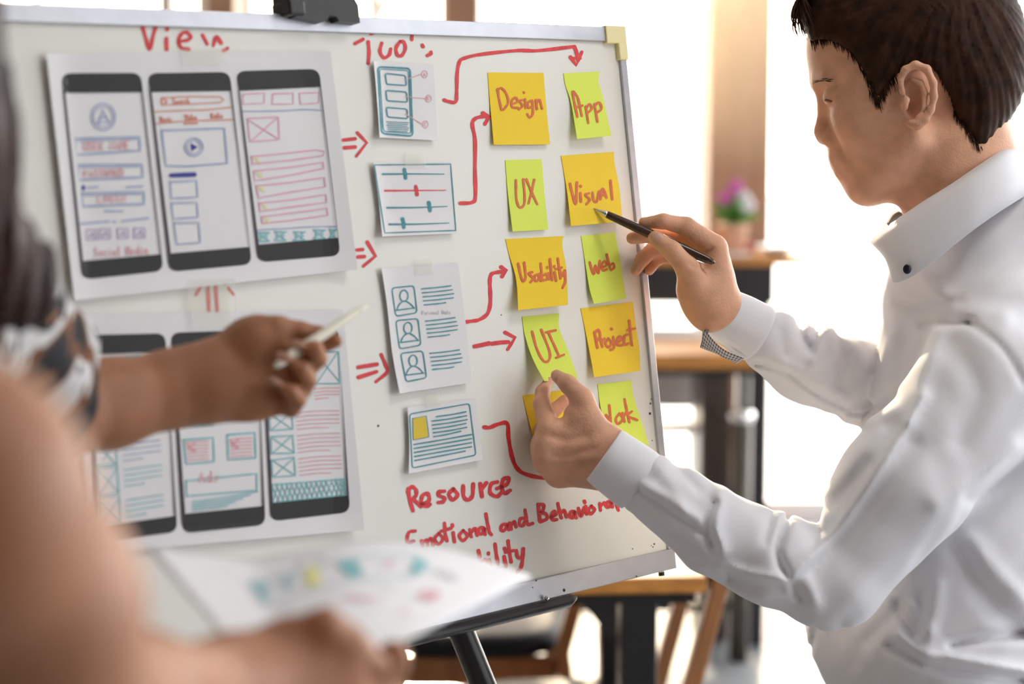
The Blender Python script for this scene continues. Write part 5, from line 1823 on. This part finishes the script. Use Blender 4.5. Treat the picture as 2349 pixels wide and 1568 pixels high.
# blouse: printed in black, white and brown
M_BLOUSE = bpy.data.materials.new('printed_blouse_cloth')
M_BLOUSE.use_nodes = True
nt = M_BLOUSE.node_tree
tc = nt.nodes.new('ShaderNodeTexCoord')
nz = nt.nodes.new('ShaderNodeTexNoise'); nz.inputs['Scale'].default_value = 15; nz.inputs['Detail'].default_value = 2; nz.inputs['Distortion'].default_value = .8
rp = nt.nodes.new('ShaderNodeValToRGB'); rp.color_ramp.interpolation = 'CONSTANT'
els = rp.color_ramp.elements
els[0].position = 0; els[0].color = (.012, .012, .016, 1)
els[1].position = .47; els[1].color = (.16, .06, .025, 1)
for p_, c_ in ((.54, (.55, .55, .55)), (.63, (.02, .02, .025)), (.70, (.30, .12, .05))):
    e = els.new(p_); e.color = (*c_, 1)
nt.links.new(tc.outputs['Object'], nz.inputs['Vector'])
nt.links.new(nz.outputs['Fac'], rp.inputs[0])
nt.links.new(rp.outputs[0], nt.nodes['Principled BSDF'].inputs['Base Color'])
nt.nodes['Principled BSDF'].inputs['Roughness'].default_value = .85
bl_ = SDF()
bl_.cap(Wc(0, 0, 1.33), Wc(-.02, -.02, .90), .128, .145, .05, zs=1.35)
bl_.cap(C(-190, 720, 1.22), Wc(0, 0, 1.30), .085, .11, .05)
bl_.tube([(-230, 640, 1.18, 230), (-60, 780, 1.26, 200), (40, 860, 1.32, 170), (75, 900, 1.34, 150)], .04, inner=.02)
bl_.tube([(20, 840, 1.30, 140), (110, 800, 1.30, 70), (150, 900, 1.33, 46)], .04, inner=.02)
bl_.disp.append(lambda p: (.004 * np.sin(p[:, 0] * 60 + p[:, 1] * 40) * np.sin(p[:, 1] * 75 - p[:, 2] * 50)).astype(np.float32))
bl_.build('blouse', .005, M_BLOUSE, woman, 1)['label'] = 'black, white and brown printed blouse'
wh = SDF()
M_HAIRW = mat('dark_chestnut_hair', (0.030, 0.010, 0.007), 0.45, var=0.6, scale=25, spec=.3)
wh.ell(Wc(0.005, .0, 1.62), mm(112, 115, 98), None, .03)
wh.cap(Wc(-.02, -.03, 1.60), Wc(-.05, -.05, 1.25), .10, .09, .03)
wh.tube([(-260, -120, .98, 250), (-110, 300, 1.0, 130), (-40, 560, 1.04, 90), (10, 690, 1.08, 50)], .03, inner=.02)
wh.tube([(-100, 500, 1.06, 110), (40, 640, 1.10, 85), (80, 720, 1.12, 34)], .03, inner=.02)
wh.disp.append(lambda p: (.0025 * np.sin(p[:, 0] * 420 + p[:, 2] * 160 + 2 * np.sin(p[:, 1] * 22)) + .002 * np.sin(p[:, 0] * 190 - p[:, 2] * 330)).astype(np.float32))
wh.build('hair', .004, M_HAIRW, woman, 1)['label'] = 'long dark hair'
wt = SDF()
wt.cap(Wc(-.02, -.02, 1.0), Wc(-.02, -.02, .88), .14, .15, .03, zs=1.3)
for sy in (-.09, .09):
    wt.cap(Wc(-.02, sy, .88), Wc(-.03, sy, .06), .085, .05, .03)
wt.build('trousers', .009, M_TROUSER, woman, 1)
for sy in (-.09, .09):
    MB().tube([(wx_ - .09, wy_ + sy, .045), (wx_ - .03, wy_ + sy, .05), (wx_ + .06, wy_ + sy, .04), (wx_ + .15, wy_ + sy, .025)], [.03, .043, .04, .015], 14).build('shoe', M_SHOE, woman, True)

pen('slim white pen held in the pointing hand', (846, 697, 1.495), (628, 842, 1.428), .0042, M_PENW, M_PENW, None, 'pen')

# ---- the sheet held in the lower hand
pa = empty('sketch_sheet', P(760, 1400, 1.03), 'loose curling white sheet with faint sketches, held over the tray by a hand', 'paper')
NU, NV = 28, 18
cA, cB, cC, cD = C(332, 1252, 1.12), C(1222, 1322, 1.30), C(884, 1490, 1.015), C(600, 1560, .955)


def paper_pt(u, v):
    p = (cA * (1 - u) + cB * u) * (1 - v) + (cD * (1 - u) + cC * u) * v
    p = p + np.array([0, 1, 0]) * (-.0165 * math.sin(math.pi * min(1, max(0, (u - .25) / .75))) * (1 - v))
    p = p + np.array([0, 1, 0]) * (.003 * math.sin(math.pi * min(1, u / .5)) * (1 - v))
    return p


V = [c2w(paper_pt(i / NU, j / NV)) for j in range(NV + 1) for i in range(NU + 1)]
F = [(j * (NU + 1) + i, (j + 1) * (NU + 1) + i, (j + 1) * (NU + 1) + i + 1, j * (NU + 1) + i + 1) for j in range(NV) for i in range(NU)]
po = mesh_obj('paper', np.array(V), F, M_PAPER, pa, True)
md = po.modifiers.new('solid', 'SOLIDIFY'); md.thickness = .0003; md.offset = -1
e_ = 1e-3


def paper_up(u, v, h):
    p = paper_pt(u, v)
    n = np.cross(paper_pt(u + e_, v) - p, paper_pt(u, v + e_) - p)
    n = n / np.linalg.norm(n)
    if n[1] > 0:
        n = -n
    return c2w(p + n * h)


st = Strokes(lambda x, y, h: paper_up(x / 1000.0, y / 1000.0, .0006 + h))
st.line([(215, 250), (690, 130), (745, 210), (720, 330), (240, 470)], 6, M_TEALL, False, closed=True)
for i in range(4):
    st.line([(222, 262 + i * 38), (262, 268 + i * 36)], 14, M_TEALL, False)
    st.line([(300, 240 + i * 38), (340, 240 + i * 36)], 10, M_TEALL, False)
st.poly([(372, 200), (410, 192), (425, 372), (385, 388)], M_YELINK)
st.poly([(470, 205), (520, 190), (560, 330), (515, 352)], M_TEALL)
st.poly([(690, 150), (735, 190), (725, 290), (700, 280)], M_TEALL)
st.loop(390, 140, 36, 34, 7, M_GREY, 150, 380)
st.line([(215, 420), (250, 470), (330, 500)], 8, M_GREY)
st.line([(600, 220), (640, 210), (610, 250), (650, 250)], 6, M_PINKR)
for i in range(4):
    st.line([(770, 210 + i * 20), (830, 230 + i * 20), (850, 235 + i * 20)], 6, M_GREY)
for i in range(5):
    st.line([(790, 440 + i * 18), (830, 420 + i * 22), (860, 450 + i * 16)], 10, M_PINKR)
st.line([(520, 520), (600, 545), (640, 540)], 14, M_PINKR).line([(790, 640), (812, 650)], 16, M_PINKR).line([(640, 430), (660, 450), (690, 440)], 6, M_GREY)
st.build('sketch', pa, 'faint teal, yellow and pink sketch')

# ================================================================== CAFE FURNITURE BEHIND THE BOARD
def table(label, px0, px1, py_edge, d, depth, thick, leg_px, leg_w, yaw=0.0, m=None, name='dining_table', cat='table', apron=.05, over=.03):
    """front edge between the two image columns at depth d; returns the root and a local frame"""
    a, b = P(px0, py_edge, d), P(px1, py_edge, d)
    z = (a[2] + b[2]) / 2
    c = (a + b) / 2
    L = abs(b[0] - a[0])
    root = empty(name, (c[0], c[1] + depth / 2, 0), label, cat)
    ca, sa = math.cos(yaw), math.sin(yaw)
    X, Y = np.array([ca, sa, 0]), np.array([-sa, ca, 0])
    org = np.array([b[0], b[1], 0])

    def at(x, y, zz):
        return org - X * x + Y * y + np.array([0, 0, zz])
    ax = (X, Y, (0, 0, 1))
    MB().box(at(L / 2, depth / 2, z - thick / 2), (L, depth, thick), ax, .004).build('tabletop', m or M_WOODO, root)
    mb = MB()
    ins = .03
    for y in (ins, depth - ins):
        mb.box(at((L + over - ins) / 2, y, z - thick - apron / 2), (L - ins - over, .03, apron), ax)
    for x in (over, L - ins):
        mb.box(at(x, depth / 2, z - thick - apron / 2), (.03, depth - .06, apron), ax)
    mb.build('apron', M_BLACK, root)
    for x in leg_px:
        for y in (.05, depth - .05):
            MB().box(at(x, y, (z - thick) / 2), (leg_w, leg_w, z - thick), ax, .003).build('leg', M_BLACK, root)
    return root, at, z


t1, at1, z1 = table('dining table with thick orange wood top and black square legs behind the board', 560, 1622, 1322, 3.25, .42, .030, [.118, .78], .066, yaw=.06, apron=.022)
mb = MB()
g0 = at1(.17, .05, z1 - .05)
mb.add([at1(.16, .03, z1 - .05), at1(.22, .03, z1 - .05), at1(.16, .03, z1 - .13), at1(.16, .06, z1 - .05), at1(.22, .06, z1 - .05), at1(.16, .06, z1 - .13)], [(0, 2, 1), (3, 4, 5), (0, 1, 4, 3), (1, 2, 5, 4), (2, 0, 3, 5)])
mb.build('corner_brace', M_BLACK, t1)


def chair(label, seat_c, yaw, seat=True, group='wooden chairs by the table'):
    root = empty('chair', (seat_c[0], seat_c[1], 0), label, 'chair', group)
    ca, sa = math.cos(yaw), math.sin(yaw)
    X, Y = np.array([ca, sa, 0]), np.array([-sa, ca, 0])     # X along the seat width, Y towards the back
    o = np.array([seat_c[0], seat_c[1], 0])
    w = lambda x, y, z: o + X * x + Y * y + np.array([0, 0, z])
    sh_z = seat_c[2]
    mb = MB()
    for y, r in ((0, 1),):
        prof = [(.15, -.045), (.195, -.04), (.212, -.022), (.205, -.005), (.17, .004), (.08, .008), (.0, .009)]
        V, F = [], []
        n = 36
        for rr, z in prof:
            for k in range(n):
                t = 2 * math.pi * k / n
                ex = 2 / 3.2
                cx = math.copysign(abs(math.cos(t)) ** ex, math.cos(t)) * rr
                cy = math.copysign(abs(math.sin(t)) ** ex, math.sin(t)) * rr
                V.append(w(cx, cy, sh_z + z))
        for i in range(len(prof) - 1):
            for k in range(n):
                F.append((i * n + k, i * n + (k + 1) % n, (i + 1) * n + (k + 1) % n, (i + 1) * n + k))
        F.append(tuple(range(n))[::-1])
        mb.add(V, F)
    mb.build('cushion', M_LEATHER, root, True)
    mb = MB()
    ax = (X, Y, (0, 0, 1))
    for s_ in (-1, 1):
        mb.box(w(.17 * s_, 0, sh_z - .075), (.025, .36, .06), ax, .004)
        mb.box(w(0, .17 * s_, sh_z - .075), (.34, .025, .06), ax, .004)
    mb.build('seat_frame', M_WOODB, root)
    for sx in (-1, 1):
        MB().bar(w(.185 * sx, -.17, sh_z - .04), w(.20 * sx, -.21, 0), .032, .036, Y, .004).build('leg', M_WOODB, root)
        mb = MB()
        mb.bar(w(.19 * sx, .285, sh_z + .34), w(.19 * sx, .19, sh_z - .03), .03, .046, X, .004)
        mb.bar(w(.19 * sx, .19, sh_z - .02), w(.20 * sx, .25, 0), .03, .046, X, .004)
        mb.build('back_post', M_WOODB, root)
    mb = MB()
    pts = [w(.20 * u, .262 + .03 * (1 - u * u), sh_z + .29) for u in np.linspace(-1, 1, 9)]
    for p, q in zip(pts[:-1], pts[1:]):
        mb.bar(p, q, .018, .09)
    mb.build('backrest', M_WOODB, root)
    return root


chair('wooden chair with black leather cushion behind the easel leg', (-.085, 3.93, .50), math.radians(-90))
chair('wooden chair whose slanting back post shows at the end of the orange table', (.10, 3.40, .46), math.radians(-90))

# two higher tables by the windows
dB = depth_for_z(1510, 0.0)
t2, at2, z2 = table('high table with orange wood top and dark base, under the raised arm', 1180, 1772, 812, dB, .40, .045, [.035, .72], .05, name='high_table', apron=.02)
mb = MB()
for x0, x1 in ((.115, .205),):
    mb.box(at2((x0 + x1) / 2, .20, z2 / 2 - .02), (x1 - x0, .28, z2 - .06))
mb.build('end_panel', wood('dark_brown_panel', (.06, .04, .03), .6, 4.0, (8, 8, 1)), t2)
MB().bar(at2(.03, .05, .52), at2(.72, .05, .12), .02, .03).bar(at2(.03, .05, .12), at2(.72, .05, .12), .02, .03).build('foot_rail', M_BLACK, t2)


pc = P(1702, 945, dB - .10)
post = empty('post', (pc[0], pc[1], 0), 'short dark post with a shiny round cap beside the high table', 'post')
MB().lathe((pc[0], pc[1], 0), [(.030, 0), (.030, pc[2] - .03)], 24).build('shaft', mat('dark_bronze_metal', (.10, .085, .07), .35, metal=.6), post, True)
MB().lathe((pc[0], pc[1], pc[2] - .03), [(.030, 0), (.036, .01), (.036, .03), (.026, .036), (.0, .038)], 24).build('cap', M_CHROME, post, True)

t3, at3, z3 = table('farther bar table with dark apron carrying a flower pot and dish', 1250, 1850, 588, 6.15, .42, .03, [.14, .75], .05, name='bar_table', apron=.13, over=.115)
# things on the far bar table
fp = at3(.235, .14, z3)
pot = empty('flower_pot', fp, 'small terracotta pot with pink and white flowers on the far bar table', 'flower pot')
MB().lathe(fp, [(.038, 0), (.045, .01), (.056, .085), (.060, .09), (.058, .1), (.04, .1)], 24).build('pot', mat('pale_terracotta', (.62, .36, .24), .8), pot, True)
r_ = np.random.default_rng(9)
V, F = [], []
for i in range(60):
    a = r_.uniform(0, 6.28); e = r_.uniform(.1, 1.2); l = r_.uniform(.07, .13)
    b0 = fp + np.array([0, 0, .1]); t_ = b0 + np.array([math.cos(a) * math.cos(e), math.sin(a) * math.cos(e), math.sin(e)]) * l
    s_ = np.array([-math.sin(a), math.cos(a), 0]) * .012
    mid = (b0 + t_) / 2 + [0, 0, .012]
    k = len(V)
    V += [b0, mid + s_, t_, mid - s_]; F.append((k, k + 1, k + 2, k + 3))
mesh_obj('leaves', np.array(V), F, mat('green_leaf', (.12, .32, .06), .6), pot)
for i, (dx, dz, mname, mc) in enumerate(((.0, .20, 'magenta_petal', (.62, .12, .42)), (-.03, .185, 'magenta_petal', (.62, .12, .42)), (.035, .19, 'white_petal', (.85, .80, .84)), (.05, .165, 'white_petal', (.85, .80, .84)), (.01, .23, 'magenta_petal', (.62, .12, .42)))):
    mb = MB()
    c = fp + np.array([dx, -.02, dz])
    for k in range(6):
        a = k * 1.047
        mb.ell(c + np.array([math.cos(a) * .014, 0, math.sin(a) * .014]), (.013, .006, .013), None, 8, 6)
    mb.tube([c, fp + np.array([dx * .3, 0, .1])], .002, 6)
    mb.build('flower', mat(mname, mc, .6), pot, True)
dp = at3(.08, .12, z3)
dish = MB().lathe(dp, [(.03, 0), (.035, .004), (.072, .024), (.075, .028), (.070, .026), (.03, .007), (.0, .006)], 36).build('dish', M_PLATE, None, True)
tag(dish, 'white round dish on the end of the far bar table', 'dish')
bx = at3(.175, .31, z3)
tag(MB().box(bx + np.array([0, 0, .014]), (.075, .10, .028), bevel=.003).build('box', mat('dull_red_card', (.35, .08, .07), .7), None), 'small dull red box between flower pot and dish', 'box')
ps = at3(.26, .045, z3)
tag(MB().box(ps + np.array([0, 0, .004]), (.16, .05, .008)).build('notepad', M_PAPER, None), 'white notepad in front of the flower pot', 'notepad')


def white_chair(c, label):
    root = empty('white_chair', c, label, 'chair')
    mb = MB()
    x, y = c[0], c[1]
    M_WP = mat('white_chair_plastic', (.80, .80, .80), .4)
    mb.box((x, y, .60), (.30, .26, .03), bevel=.012).build('seat', M_WP, root, True)
    MB().box((x, y - .12, .80), (.29, .025, .26), bevel=.011).build('backrest', M_WP, root, True)
    for sx in (-1, 1):
        for sy in (-1, 1):
            MB().tube([(x + sx * .11, y + sy * .10, .59), (x + sx * .13, y + sy * .13, 0)], .011, 10).build('leg', M_CHROME, root, True)
    return root


wc1 = P(1535, 760, 5.95)
white_chair((wc1[0] - .02, 5.97, 0), 'white plastic chair seen just beside the edge of the whiteboard')
